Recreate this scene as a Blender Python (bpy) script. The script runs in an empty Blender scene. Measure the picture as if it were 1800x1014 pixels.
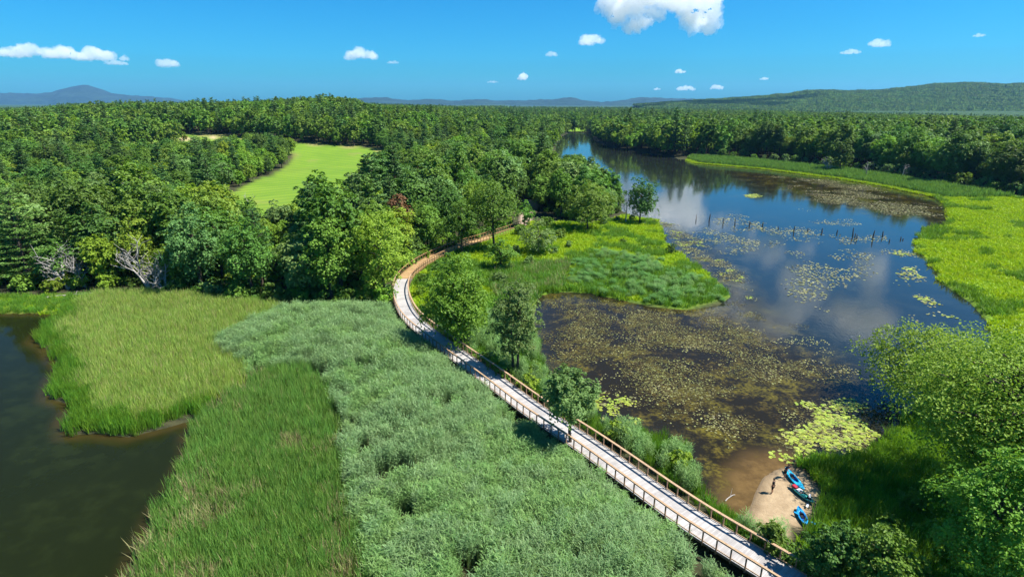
import bpy, bmesh, math, random
import numpy as np
from mathutils import Vector, Matrix
R0 = random.Random(7)
rng = np.random.default_rng(11)
scene = bpy.context.scene
COL = scene.collection
rad = math.radians

# ------------------------------------------------------------------ camera model (used to survey ground points from the photograph)
F, CX, CY, PITCH, H = 1000.0, 900.0, 507.0, rad(18.0), 36.0
cp, sp = math.cos(PITCH), math.sin(PITCH)
def ray(px, py):
    u, v = (px - CX) / F, -(py - CY) / F
    return np.array([u, cp + v * sp, -sp + v * cp])
def at(px, py, z=0.0):
    d = ray(px, py); t = (z - H) / d[2]
    return np.array([d[0] * t, d[1] * t, z])
def proj(p):
    x, y, z = p[0], p[1], p[2] - H
    dep = y * cp - z * sp; up = y * sp + z * cp
    return CX + F * x / dep, CY - F * up / dep
def depth(p): return p[1] * cp - (p[2] - H) * sp

def S(a, b, x):
    t = np.clip((np.asarray(x, float) - a) / (b - a), 0, 1); return t * t * (3 - 2 * t)

# ------------------------------------------------------------------ noise, polygons
def _hash(ix, iy, seed):
    n = (ix.astype(np.int64) * 374761393 + iy.astype(np.int64) * 668265263 + seed * 974634777) & 0x7fffffff
    n = ((n ^ (n >> 13)) * 1274126177) & 0x7fffffff
    return ((n ^ (n >> 16)) & 0xffff) / 65535.0
def vnoise(x, y, seed=0):
    ix, iy = np.floor(x), np.floor(y); fx, fy = x - ix, y - iy
    fx, fy = fx * fx * (3 - 2 * fx), fy * fy * (3 - 2 * fy)
    a, b = _hash(ix, iy, seed), _hash(ix + 1, iy, seed); c, d = _hash(ix, iy + 1, seed), _hash(ix + 1, iy + 1, seed)
    return (a * (1 - fx) + b * fx) * (1 - fy) + (c * (1 - fx) + d * fx) * fy
def fbm(x, y, scale, octs=4, seed=0):
    x, y = np.asarray(x, float) / scale, np.asarray(y, float) / scale
    s, a, t = 0, 1.0, 0
    for o in range(octs):
        s = s + a * vnoise(x, y, seed + o * 17); t += a; a *= .5; x = x * 2.03 + 5.1; y = y * 2.03 + 9.7
    return s / t
def inside(x, y, poly):
    x, y = np.asarray(x, float), np.asarray(y, float)
    r = np.zeros(x.shape, bool); n = len(poly); j = n - 1
    for i in range(n):
        xi, yi, xj, yj = poly[i][0], poly[i][1], poly[j][0], poly[j][1]
        if yi != yj:
            c = ((yi > y) != (yj > y)) & (x < (xj - xi) * (y - yi) / (yj - yi) + xi); r ^= c
        j = i
    return r
def seg_dist(x, y, pts, closed=False):
    x, y = np.asarray(x, float), np.asarray(y, float)
    best = np.full(x.shape, 1e18); n = len(pts)
    for i in range(n if closed else n - 1):
        ax, ay = pts[i][0], pts[i][1]; bx, by = pts[(i + 1) % n][0], pts[(i + 1) % n][1]
        dx, dy = bx - ax, by - ay; L = dx * dx + dy * dy + 1e-12
        t = np.clip(((x - ax) * dx + (y - ay) * dy) / L, 0, 1)
        best = np.minimum(best, (x - ax - t * dx) ** 2 + (y - ay - t * dy) ** 2)
    return np.sqrt(best)
def sdist(x, y, poly):          # positive inside
    d = seg_dist(x, y, poly, True); return np.where(inside(x, y, poly), d, -d)
def P(pts, z=0.0): return [tuple(at(a, b, z)[:2]) for a, b in pts]

# ------------------------------------------------------------------ shorelines, surveyed at water level
RIVER = P([(1002,234),(992,238),(979,252),(975,272),(1000,303),(1050,343),(1095,372),(1130,386),(1155,388),(1160,402),(1172,432),(1225,470),
           (1270,500),(1284,522),(1262,538),(1215,545),(1150,541),(1090,528),(1040,516),(985,514),(945,520),(938,560),(955,640),(975,690),
           (1040,738),(1105,762),(1170,775),(1210,800),(1222,850),(1245,880),(1280,905),(1308,905),(1318,890),(1326,866),(1340,838),(1365,823),(1385,820),(1415,812),(1470,806),
           (1520,800),(1570,770),(1640,700),(1700,655),(1760,620),(1745,575),(1705,532),(1662,502),(1642,472),(1612,440),(1608,425),(1625,404),
           (1662,400),(1668,385),(1664,362),(1640,347),(1560,330),(1480,316),(1340,298),(1225,288),(1205,282),(1130,270),(1072,260),(1044,248),(1038,234)])
POND = P([(-500,540),(-100,548),(40,552),(95,550),(110,556),(72,585),(60,600),(82,612),(96,632),(112,645),(96,668),(88,700),(128,712),(116,740),(120,764),
          (170,762),(225,768),(268,758),(340,738),(352,742),(338,762),(340,795),(322,830),(318,850),(280,905),(262,945),(235,1014),(190,1110),(60,1400),(-1200,1400),(-1400,800)])
BAYEDGE = P([(-300,532),(20,545),(90,556),(110,540),(165,522),(175,518),(120,520),(60,535),(-300,520)])
FIELD0 = [(190,240),(345,236),(520,251),(668,262),(690,280),(655,335),(625,385),(560,425),(470,425),(400,385),(385,352),(440,322),(505,292),(512,272),(470,262),(200,252)]
BEACH = P([(1350,822),(1386,819),(1422,842),(1440,868),(1432,895),(1402,930),(1385,928),(1380,950),(1335,940),(1305,908),(1318,880),(1320,850)])

def land(x, y):
    x, y = np.asarray(x, float), np.asarray(y, float)
    h = 0.35 + 1.4 * S(95, 190, y)
    h = h + 15.5 * S(290, 580, y) * S(30, -150, x) * (0.72 + 0.28 * S(-700, -250, x))
    h = h + 9 * np.exp(-(((x + 195) / 70) ** 2 + ((y - 640) / 110) ** 2))
    h = h + 5 * S(40, 400, x - 0.35 * y) * S(150, 500, y)
    return h
def shore(x, y): return np.maximum(sdist(x, y, RIVER), sdist(x, y, POND))
def ground(x, y, sd=None):
    x, y = np.asarray(x, float), np.asarray(y, float)
    sd = shore(x, y) if sd is None else sd
    l = .22 + (land(x, y) - .22) * S(1, 26, -sd) + .12 * (fbm(x, y, 2.5, 2, 4) - .5)
    l = np.where(inside(x, y, BEACH), .1 + .12 * S(0, 4, -sd), l)
    return l + (-.9 - l) * S(-.35, 1.2, sd)
def gz(x, y): return float(ground(np.array([x]), np.array([y]))[0])
def at_land(px, py):
    d = ray(px, py); o = np.array([0, 0, H]); t0 = 10.0
    t = t0
    while t < 6000:
        p = o + d * t
        if p[2] < float(land(p[0], p[1])):
            a, b = t0, t
            for _ in range(24):
                m = (a + b) / 2; q = o + d * m
                if q[2] < float(land(q[0], q[1])): b = m
                else: a = m
            return o + d * b
        t0 = t; t *= 1.01
    return o + d * t
def hfrom(base, top_py):
    lo, hi = .1, 60
    for _ in range(40):
        m = (lo + hi) / 2
        if proj((base[0], base[1], base[2] + m))[1] > top_py: lo = m
        else: hi = m
    return lo
FIELD = [tuple(at_land(a, b)[:2]) for a, b in FIELD0]
FARMEADOW = P([(975,224),(1030,224),(1030,233),(975,233)])
TREELINE = [(-700,540),(0,520),(60,512),(200,508),(260,515),(330,522),(460,530),(560,536),(650,536),(684,520),(690,470),(730,445),(800,415),(870,392),(912,378),(925,362),
            (950,380),(1000,396),(1030,404),(1062,392),(1085,378),(1096,370)]
RIGHTLINE = [(1205,274),(1340,285),(1480,299),(1640,322),(1760,342),(1830,352),(2200,372)]
OPEN = P(TREELINE + RIGHTLINE + [(2300,900),(2300,1500),(-900,1500)])

# ------------------------------------------------------------------ object helpers
def tag(o, label=None, cat=None, group=None, kind=None):
    if label: o['label'] = label
    if cat: o['category'] = cat
    if group: o['group'] = group
    if kind: o['kind'] = kind
    return o
def link(name, data, parent=None, loc=None):
    o = bpy.data.objects.new(name, data); COL.objects.link(o)
    if parent is not None: o.parent = parent
    if loc is not None: o.location = loc
    return o
def root(name, label, cat, loc=(0, 0, 0), rz=0, group=None, sc=1.0):
    o = link(name, None, None, loc); o.rotation_euler = (0, 0, rz); o.scale = (sc, sc, sc); o.empty_display_size = .3
    return tag(o, label, cat, group)

class MB:
    def __init__(self): self.v = []; self.f = []; self.m = []; self.n = 0
    def add(self, v, f, mi=0):
        v = np.asarray(v, float).reshape(-1, 3); f = np.asarray(f, int)
        self.v.append(v); self.f.append(f + self.n); self.m.append(np.full(len(f), mi)); self.n += len(v); return self
    def box(self, c, size, ax=None, mi=0):
        s = np.array(size) / 2; c = np.array(c, float)
        k = np.array([[-1,-1,-1],[1,-1,-1],[1,1,-1],[-1,1,-1],[-1,-1,1],[1,-1,1],[1,1,1],[-1,1,1]], float) * s
        if ax is not None: k = k @ np.array(ax, float)
        return self.add(k + c, [[3,2,1,0],[4,5,6,7],[0,1,5,4],[1,2,6,5],[2,3,7,6],[3,0,4,7]], mi)
    def tube(self, pts, rs, n=6, mi=0):
        pts = np.asarray(pts, float); k = len(pts)
        rs = np.broadcast_to(np.asarray(rs, float), (k,))
        V = []
        for i in range(k):
            t = pts[min(i + 1, k - 1)] - pts[max(i - 1, 0)]; t = t / (np.linalg.norm(t) + 1e-9)
            a = np.cross(t, [0.31, 0.95, 0.1]) if abs(t[2]) > .9 else np.cross(t, [0, 0, 1.0]); a /= np.linalg.norm(a); b = np.cross(t, a)
            an = np.arange(n) * 2 * math.pi / n
            V.append(pts[i] + rs[i] * (np.cos(an)[:, None] * a + np.sin(an)[:, None] * b))
        V = np.concatenate(V); fs = []
        for i in range(k - 1):
            for j in range(n):
                fs.append([i * n + j, i * n + (j + 1) % n, (i + 1) * n + (j + 1) % n, (i + 1) * n + j])
        self.add(V, fs, mi)
        c = pts[-1] + 0; base = np.concatenate([V[-n:], [c]])
        self.add(base, [[j, (j + 1) % n, n, n] for j in range(n)], mi)
        return self
    def mesh(self, name, mats, smooth=False):
        me = bpy.data.meshes.new(name)
        if self.v:
            v = np.concatenate(self.v); f = np.concatenate(self.f); m = np.concatenate(self.m)
            tri = f[:, 2] == f[:, 3]; ln = np.where(tri, 3, 4)
            st = np.concatenate([[0], np.cumsum(ln)[:-1]])
            keep = np.ones(f.shape, bool); keep[tri, 3] = False
            idx = f[keep]
            me.vertices.add(len(v)); me.vertices.foreach_set('co', v.astype(np.float32).ravel())
            me.loops.add(len(idx)); me.loops.foreach_set('vertex_index', idx.astype(np.int32))
            me.polygons.add(len(f)); me.polygons.foreach_set('loop_start', st.astype(np.int32)); me.polygons.foreach_set('loop_total', ln.astype(np.int32))
            me.polygons.foreach_set('material_index', m.astype(np.int32))
            me.polygons.foreach_set('use_smooth', np.full(len(f), smooth))
            me.update(calc_edges=True)
        for x in (mats if isinstance(mats, (list, tuple)) else [mats]): me.materials.append(x)
        return me

# ------------------------------------------------------------------ materials
def mat(name):
    m = bpy.data.materials.new(name); m.use_nodes = True; m.node_tree.nodes.clear(); return m, m.node_tree.nodes, m.node_tree.links
def N(ns, t, **kw):
    n = ns.new(t)
    for k, v in kw.items():
        if k.startswith('i_'): n.inputs[k[2:].replace('_', ' ')].default_value = v
        else: setattr(n, k, v)
    return n
def mixc(ns, ls, fac, a, b, blend='MIX'):
    n = ns.new('ShaderNodeMix'); n.data_type = 'RGBA'; n.blend_type = blend
    for sock, val in ((n.inputs[0], fac), (n.inputs[6], a), (n.inputs[7], b)):
        if isinstance(val, bpy.types.NodeSocket): ls.new(val, sock)
        elif isinstance(val, (int, float)): sock.default_value = val
        else: sock.default_value = (*val, 1)
    return n.outputs[2]
def math_(ns, ls, op, a, b=0.0, clamp=False):
    n = ns.new('ShaderNodeMath'); n.operation = op; n.use_clamp = clamp
    for s, v in ((n.inputs[0], a), (n.inputs[1], b)):
        if isinstance(v, bpy.types.NodeSocket): ls.new(v, s)
        else: s.default_value = v
    return n.outputs[0]
def ramp(ns, ls, fac, lo, hi):
    n = ns.new('ShaderNodeMapRange'); n.interpolation_type = 'SMOOTHSTEP'
    n.inputs[1].default_value = lo; n.inputs[2].default_value = hi; ls.new(fac, n.inputs[0]); return n.outputs[0]
def noise(ns, ls, vec, scale, detail=3, rough=.5):
    n = ns.new('ShaderNodeTexNoise'); n.inputs['Scale'].default_value = scale; n.inputs['Detail'].default_value = detail; n.inputs['Roughness'].default_value = rough
    if vec is not None: ls.new(vec, n.inputs['Vector'])
    return n.outputs['Fac']
def leaf_mat(name, c1, c2, transl=.35, hue=.045, val=.5, spec=.25, isl=.35):
    m, ns, ls = mat(name)
    oi = ns.new('ShaderNodeObjectInfo'); ge = ns.new('ShaderNodeNewGeometry')
    c = mixc(ns, ls, ge.outputs['Random Per Island'], c1, c2)
    hs = ns.new('ShaderNodeHueSaturation'); ls.new(c, hs.inputs['Color'])
    ls.new(math_(ns, ls, 'ADD', math_(ns, ls, 'MULTIPLY', oi.outputs['Random'], hue), .5 - hue / 2), hs.inputs['Hue'])
    wn = ns.new('ShaderNodeTexWhiteNoise'); wn.noise_dimensions = '1D'; ls.new(oi.outputs['Random'], wn.inputs['W'])
    ls.new(math_(ns, ls, 'ADD', math_(ns, ls, 'MULTIPLY', wn.outputs['Value'], val), 1 - val / 2), hs.inputs['Value'])
    p = ns.new('ShaderNodeBsdfPrincipled'); p.inputs['Roughness'].default_value = .55; p.inputs['Specular IOR Level'].default_value = spec
    t = ns.new('ShaderNodeBsdfTranslucent'); ls.new(hs.outputs['Color'], p.inputs['Base Color'])
    tc = mixc(ns, ls, .5, hs.outputs['Color'], (c2[0] * 1.3, c2[1] * 1.25, c2[2] * .5)); ls.new(tc, t.inputs['Color'])
    mx = ns.new('ShaderNodeMixShader'); mx.inputs[0].default_value = transl
    ls.new(p.outputs[0], mx.inputs[1]); ls.new(t.outputs[0], mx.inputs[2])
    o = ns.new('ShaderNodeOutputMaterial'); ls.new(mx.outputs[0], o.inputs['Surface']); return m
def plain(name, c1, c2=None, scale=3.0, rough=.7, spec=.3, bump=0.0, stretch=None, coord='Object'):
    m, ns, ls = mat(name)
    p = ns.new('ShaderNodeBsdfPrincipled'); p.inputs['Roughness'].default_value = rough; p.inputs['Specular IOR Level'].default_value = spec
    tc = ns.new('ShaderNodeTexCoord'); v = tc.outputs[coord]
    if stretch:
        mp = ns.new('ShaderNodeMapping'); mp.inputs['Scale'].default_value = stretch; ls.new(v, mp.inputs['Vector']); v = mp.outputs[0]
    f = noise(ns, ls, v, scale, 4, .6)
    ls.new(mixc(ns, ls, ramp(ns, ls, f, .3, .7), c1, c2 or tuple(x * .7 for x in c1)), p.inputs['Base Color'])
    if bump:
        b = ns.new('ShaderNodeBump'); b.inputs['Strength'].default_value = bump; b.inputs['Distance'].default_value = .05; ls.new(f, b.inputs['Height']); ls.new(b.outputs[0], p.inputs['Normal'])
    o = ns.new('ShaderNodeOutputMaterial'); ls.new(p.outputs[0], o.inputs['Surface']); return m

M = {}
M['bark'] = plain('bark', (.09, .07, .05), (.04, .032, .025), 6, .9)
M['deadwood'] = plain('deadwood', (.36, .335, .30), (.22, .205, .185), 3, .85)
M['leaf_dark'] = leaf_mat('leaf_dark', (0.061, 0.129, 0.021), (0.122, 0.230, 0.031), .3)
M['leaf_mid'] = leaf_mat('leaf_mid', (0.091, 0.182, 0.021), (0.175, 0.305, 0.034), .33)
M['leaf_light'] = leaf_mat('leaf_light', (0.133, 0.249, 0.019), (0.231, 0.370, 0.035), .38)
M['leaf_yellow'] = leaf_mat('leaf_yellow', (.15, .24, .016), (.23, .33, .028), .38)
M['leaf_grey'] = leaf_mat('leaf_grey', (0.105, 0.197, 0.050), (0.185, 0.308, 0.080), .33)
M['leaf_rust'] = leaf_mat('leaf_rust', (.16, .088, .036), (.25, .145, .062), .25)
M['needle_dark'] = leaf_mat('needle_dark', (0.059, 0.133, 0.035), (0.121, 0.227, 0.053), .2)
M['needle_mid'] = leaf_mat('needle_mid', (0.081, 0.172, 0.032), (0.158, 0.284, 0.051), .25)
M['reed_grey'] = leaf_mat('reed_grey', (.115, .22, .072), (.235, .36, .145), .35, .02, .3, .35)
M['reed_green'] = leaf_mat('reed_green', (.095, .215, .034), (.180, .325, .062), .35, .03, .35)
M['reed_yellow'] = leaf_mat('reed_yellow', (.19, .32, .045), (.31, .42, .085), .35, .03, .3)
M['reed_straw'] = leaf_mat('reed_straw', (0.253, 0.231, 0.110), (0.374, 0.319, 0.154), .25)
M['reed_mid'] = leaf_mat('reed_mid', (.115, .235, .060), (.22, .36, .11), .35, .02, .3)
M['reed_blue'] = leaf_mat('reed_blue', (.085, .21, .042), (.165, .33, .080), .35, .02, .3)
M['meadow_leaf'] = leaf_mat('meadow_leaf', (.21, .35, .006), (.33, .46, .010), .4, .03, .3)
M['meadow_dark'] = leaf_mat('meadow_dark', (.09, .20, .012), (.16, .30, .02), .35, .03, .3)  # darker green leaves of the taller meadow tufts
M['leaf_fresh'] = leaf_mat('leaf_fresh', (.120, .235, .018), (.210, .345, .032), .38)
M['grass_bright'] = leaf_mat('grass_bright', (.13, .28, .012), (.23, .40, .022), .4, .03, .3)
M['grass_green'] = leaf_mat('grass_green', (.075, .19, .014), (.15, .30, .025), .38, .03, .35)
M['pad_yellow'] = leaf_mat('pad_yellow', (.17, .24, .018), (.29, .34, .035), .05, .03, .3, .5)
M['pad_olive'] = leaf_mat('pad_olive', (.13, .14, .03), (.26, .25, .08), .05, .04, .5, .6)

# ------------------------------------------------------------------ foliage generators (numpy)
def rhombs(mb, c, nrm, size, aspect, r, mi=0, along=None):
    n = len(c)
    nrm = nrm / (np.linalg.norm(nrm, axis=1, keepdims=True) + 1e-9)
    a = r.normal(size=(n, 3)) if along is None else along
    a = a - (a * nrm).sum(1, keepdims=True) * nrm; a /= (np.linalg.norm(a, axis=1, keepdims=True) + 1e-9)
    b = np.cross(nrm, a); s = np.asarray(size).reshape(-1, 1) * np.ones((n, 1))
    bend = nrm * s * .18
    V = np.stack([c - a * s, c + b * s * aspect + bend, c + a * s, c - b * s * aspect + bend], 1).reshape(-1, 3)
    mb.add(V, np.arange(n * 4).reshape(-1, 4), mi)
def sph(r, n):
    v = r.normal(size=(n, 3)); return v / np.linalg.norm(v, axis=1, keepdims=True)
def limb(mb, r, a, b, r0, r1, k=4, sag=.08, n=5, mi=0):
    t = np.linspace(0, 1, k + 1)[:, None]; L = np.linalg.norm(b - a)
    pts = a + (b - a) * t; pts[1:-1] += r.normal(size=(k - 1, 3)) * L * sag * .5
    pts[:, 2] += (np.sin(t[:, 0] * math.pi)) * L * sag
    mb.tube(pts, r0 + (r1 - r0) * t[:, 0], n, mi)
def broadleaf(seed, Ht=14., Rc=4., nc=42, nl=5200, leaf=.26, low=.22, limbs=12, shape=1.0, loose=0.0, stems=1, spr=1.0):
    """returns (trunk MB, crown MB)"""
    r = np.random.default_rng(seed); tk, cr = MB(), MB()
    zc = Ht * (low + (1 - low) * .5); rz = Ht * (1 - low) * .5
    cs = []
    tries = 0
    while len(cs) < nc and tries < 6000:
        tries += 1
        d = sph(r, 1)[0]; q = r.random() ** .38
        p = d * q * .80
        w = 1.0 - .35 * max(p[2], 0) * shape - .30 * max(-p[2] - .2, 0)
        c = np.array([p[0] * Rc * w, p[1] * Rc * w, zc + p[2] * rz])
        rr = Rc * r.uniform(.22, .40) * (1 - .25 * max(p[2], 0))
        if all(np.linalg.norm(c - o) > .55 * min(rr, ro) + .18 * Rc * .6 for o, ro in cs): cs.append((c, rr))
    per = max(8, nl // len(cs))
    for c, rr in cs:
        n = int(per * (rr / (Rc * .31)) ** 2)
        k = max(4, int(n / 15)); d = sph(r, k); d[:, 2] = np.abs(d[:, 2]) * np.where(r.random(k) < .80, 1, -1)
        q = r.random(k) ** (.33 if loose else .22)
        irr = 1 + .25 * np.sin(d[:, 0] * 5 + c[0] * 3) * np.sin(d[:, 1] * 5 + c[1] * 3 + 1) + .16 * r.normal(size=k)
        spc = c + d * (q * irr)[:, None] * np.array([rr, rr, rr * .78]) * (1 + loose * .4)
        out = spc - np.array([0, 0, zc]); out /= np.linalg.norm(out, axis=1, keepdims=True) + 1e-6
        spn = d * .5 + out * .35 + np.array([0, 0, .65]) + r.normal(size=(k, 3)) * .28; spn /= np.linalg.norm(spn, axis=1, keepdims=True)
        w_ = r.integers(0, k, n); nr = spn[w_]; jt = r.normal(size=(n, 3)) * rr * .20 * spr
        jt -= nr * (jt * nr).sum(1, keepdims=True) * .72
        pos = spc[w_] + jt - np.array([0, 0, 1.]) * (np.linalg.norm(jt, axis=1) ** 2 / (rr * .6))[:, None]
        rhombs(cr, pos, nr + r.normal(size=(n, 3)) * .38, leaf * r.uniform(.65, 1.3, n), .62, r)
    Vz = np.concatenate(cr.v); kz = Ht / np.percentile(Vz[:, 2], 99.5); kr = Rc / np.percentile(np.hypot(Vz[:, 0], Vz[:, 1]), 97)
    cr.v = [v * np.array([kr, kr, kz]) for v in cr.v]; cs = [(c * np.array([kr, kr, kz]), rr) for c, rr in cs]
    tr = Ht * .018 + .05
    for s in range(stems):
        off = np.array([0, 0, 0.]) if stems == 1 else np.array([math.cos(s * 2.4) * .5, math.sin(s * 2.4) * .5, 0]) * Ht * .03
        top = np.array([r.normal() * .25, r.normal() * .25, Ht * (low + (1 - low) * .62)]) + off * 4
        limb(tk, r, off + np.array([0, 0, -.4]), top, tr * (1 if stems == 1 else .75), tr * .3, 6, .015, 8)
        order = sorted(range(len(cs)), key=lambda i: cs[i][0][2])
        for i in order[s::max(1, len(cs) // limbs)]:
            c = cs[i][0]; zs = max(Ht * low * .7, min(c[2] - .3 * np.linalg.norm(c[:2]) - .6, top[2] * .92))
            a = off + (top - off) * (zs / top[2])
            limb(tk, r, a, c, tr * .42, tr * .10, 3, .06, 5)
    return tk, cr
def pine(seed, Ht=19., Rc=3.6, nl=4200, leaf=.3, low=.16, step=1.0, shaggy=.25):
    r = np.random.default_rng(seed); tk, cr = MB(), MB()
    tk.tube([(0, 0, -.4), (r.normal() * .1, r.normal() * .1, Ht * .5), (0, 0, Ht)], [Ht * .016 + .04, Ht * .011 + .02, .03], 7)
    brs = []; z = Ht * low
    while z < Ht - .3:
        t = (z - Ht * low) / (Ht * (1 - low)); k = r.integers(4, 7); a0 = r.random() * 6.28
        prof = min(1, .55 + t * 1.6) * (1 - t) ** .62 + .07
        for j in range(k):
            L = Rc * prof * r.uniform(.6, 1.18)
            an = a0 + j * 6.28 / k + r.normal() * .2
            brs.append((z + r.normal() * .12 * step, an, L, .06 + .28 * t + r.normal() * .07))
        z += step * r.uniform(.75, 1.3) * (1.15 - .5 * t)
    tot = sum(b[2] ** 1.5 for b in brs)
    for z, an, L, up in brs:
        d = np.array([math.cos(an), math.sin(an), up]); e = np.array([-math.sin(an), math.cos(an), 0])
        a = np.array([0, 0, z]); b = a + d * L
        if L > .8: tk.tube([a, a + d * L * .5 - np.array([0, 0, .03 * L]), b], [.06, .04, .015], 4)
        n = max(6, int(nl * L ** 1.5 / tot)); s = r.random(n) ** .6 * .82 + .2
        w = (1 - np.abs(s - .6)) * L * .34
        pos = a + d * (s * L)[:, None] + e * (r.uniform(-1, 1, n) * w)[:, None] + np.array([0, 0, 1.]) * (r.normal(size=n) * .10 * step + .14 * step * s)[:, None]
        al = d + e * (r.normal(size=n) * .7)[:, None] + np.array([0, 0, 1.]) * (.35 + r.normal(size=n) * .35)[:, None]
        nr = np.array([0, 0, 1.]) + r.normal(size=(n, 3)) * .45
        rhombs(cr, pos, nr, leaf * r.uniform(.6, 1.35, n), .42, r, along=al)
    return tk, cr
def joined(gen, leafm):
    tk, cr = gen; mb = MB()
    for v, f in ((tk, 0), (cr, 1)):
        if v.v:
            V = np.concatenate(v.v); Fc = np.concatenate(v.f); mb.add(V, Fc, f)
    return mb.mesh('tree_mesh', [M['bark'], M[leafm]])
def blades(seed, n, area, hmin, hmax, width, lean=.15, curve=.25, mi=0, mb=None, straw=0.0, straw_mi=1):
    """tapered upright blades scattered over a square patch"""
    r = np.random.default_rng(seed); mb = mb or MB()
    xy = r.uniform(-area / 2, area / 2, (n, 2)); h = r.uniform(hmin, hmax, n); an = r.random(n) * 6.28
    ld = np.stack([np.cos(an), np.sin(an)], 1); sd = np.stack([-ld[:, 1], ld[:, 0]], 1)
    wa = r.random(n) * 6.28; wd = np.stack([np.cos(wa), np.sin(wa), np.zeros(n)], 1)
    l = np.abs(r.normal(size=n)) * lean; c = r.random(n) * curve
    def p(t): return np.concatenate([xy + ld * ((l * t + c * t * t) * h)[:, None], (h * t * (1 - .25 * c * t))[:, None]], 1)
    w = width * r.uniform(.7, 1.3, n)[:, None]
    p0, p1, p2 = p(0), p(.55), p(1.0)
    V = np.stack([p0 - wd * w * .5, p0 + wd * w * .5, p1 + wd * w * .5, p1 - wd * w * .5, p2], 1).reshape(-1, 3)
    k = np.arange(n) * 5
    st = r.random(n) < straw
    for sel, m_ in ((~st, mi), (st, straw_mi)):
        kk = k[sel]
        if len(kk):
            mb_f = np.concatenate([np.stack([kk, kk + 1, kk + 2, kk + 3], 1), np.stack([kk + 3, kk + 2, kk + 4, kk + 4], 1)])
            mb.v.append(V if m_ == mi or straw == 0 else V * 1); mb.f.append(mb_f + mb.n); mb.m.append(np.full(len(mb_f), m_)); mb.n += len(V)
    return mb
def phrag(seed, n, area, h0, h1, leaf=.5, lw=.05, up=.55):
    """leafy reed stems: drooping side leaves and a soft plume"""
    r = np.random.default_rng(seed); mb = blades(seed + 1, n, area, h0, h1, .035, .08, .08, straw=.10)
    xy = r.uniform(-area / 2, area / 2, (n, 2))
    hs = r.uniform(h0, h1, n)
    for i in range(n):
        k = 9; z = hs[i] * np.linspace(.38, 1.0, k); an = r.random() * 6.28 + np.arange(k) * 2.5 + r.normal(size=k) * .4
        d = np.stack([np.cos(an), np.sin(an), np.full(k, up)], 1); L = leaf * r.uniform(.7, 1.3, k)[:, None]
        a = np.stack([np.full(k, xy[i, 0]), np.full(k, xy[i, 1]), z], 1); b = a + d * L * .55; c = a + d * L * np.array([1, 1, .30 + .4 * (up > .7)])
        s = np.stack([-np.sin(an), np.cos(an), np.zeros(k)], 1) * lw
        V = np.stack([a, b - s, c, b + s], 1).reshape(-1, 3); mb.add(V, np.arange(k * 4).reshape(-1, 4), 0)
    return mb

# ------------------------------------------------------------------ scatter for uncountable growth
_pc = [0]
def scatter(name, label, pts, rotz, scl, idx, protos, tilt=None):
    _pc[0] += 1
    c = bpy.data.collections.new('source_%02d' % _pc[0])
    for i, me in enumerate(protos):
        c.objects.link(bpy.data.objects.new('s%02d_%02d' % (_pc[0], i), me))
    n = len(pts); me = bpy.data.meshes.new(name); me.vertices.add(n); me.vertices.foreach_set('co', np.asarray(pts, np.float32).ravel())
    rot = np.zeros((n, 3), np.float32); rot[:, 2] = rotz
    if tilt is not None: rot[:, :2] = tilt
    me.attributes.new('rot', 'FLOAT_VECTOR', 'POINT').data.foreach_set('vector', rot.ravel())
    scl = np.asarray(scl, np.float32)
    if scl.ndim == 1: scl = np.repeat(scl[:, None], 3, 1)
    me.attributes.new('scl', 'FLOAT_VECTOR', 'POINT').data.foreach_set('vector', scl.ravel())
    me.attributes.new('idx', 'INT', 'POINT').data.foreach_set('value', np.asarray(idx, np.int32))
    o = link(name, me); tag(o, label, None, None, 'stuff')
    g = bpy.data.node_groups.new(name, 'GeometryNodeTree')
    g.interface.new_socket('Geometry', in_out='INPUT', socket_type='NodeSocketGeometry'); g.interface.new_socket('Geometry', in_out='OUTPUT', socket_type='NodeSocketGeometry')
    gi, go = g.nodes.new('NodeGroupInput'), g.nodes.new('NodeGroupOutput')
    ci = g.nodes.new('GeometryNodeCollectionInfo'); ci.inputs['Collection'].default_value = c; ci.inputs['Separate Children'].default_value = True; ci.inputs['Reset Children'].default_value = True
    ip = g.nodes.new('GeometryNodeInstanceOnPoints'); ip.inputs['Pick Instance'].default_value = True
    def na(nm, t): x = g.nodes.new('GeometryNodeInputNamedAttribute'); x.data_type = t; x.inputs['Name'].default_value = nm; return x.outputs['Attribute']
    L = g.links.new
    L(gi.outputs[0], ip.inputs['Points']); L(ci.outputs[0], ip.inputs['Instance']); L(na('idx', 'INT'), ip.inputs['Instance Index'])
    L(na('rot', 'FLOAT_VECTOR'), ip.inputs['Rotation']); L(na('scl', 'FLOAT_VECTOR'), ip.inputs['Scale']); L(ip.outputs[0], go.inputs[0])
    md = o.modifiers.new('scatter', 'NODES'); md.node_group = g
    return o
def grid_pts(poly, step, seed, jit=.5, maxd=None):
    r = np.random.default_rng(seed); a = np.array(poly)
    x0, y0 = a.min(0); x1, y1 = a.max(0)
    gx, gy = np.meshgrid(np.arange(x0, x1, step), np.arange(y0, y1, step)); x, y = gx.ravel(), gy.ravel()
    x = x + r.uniform(-jit, jit, len(x)) * step; y = y + r.uniform(-jit, jit, len(y)) * step
    k = inside(x, y, poly); return x[k], y[k]
def in_view(x, y, deg=50, near=18): return (np.abs(np.arctan2(x, y)) < rad(deg)) & (y > near)

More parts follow.
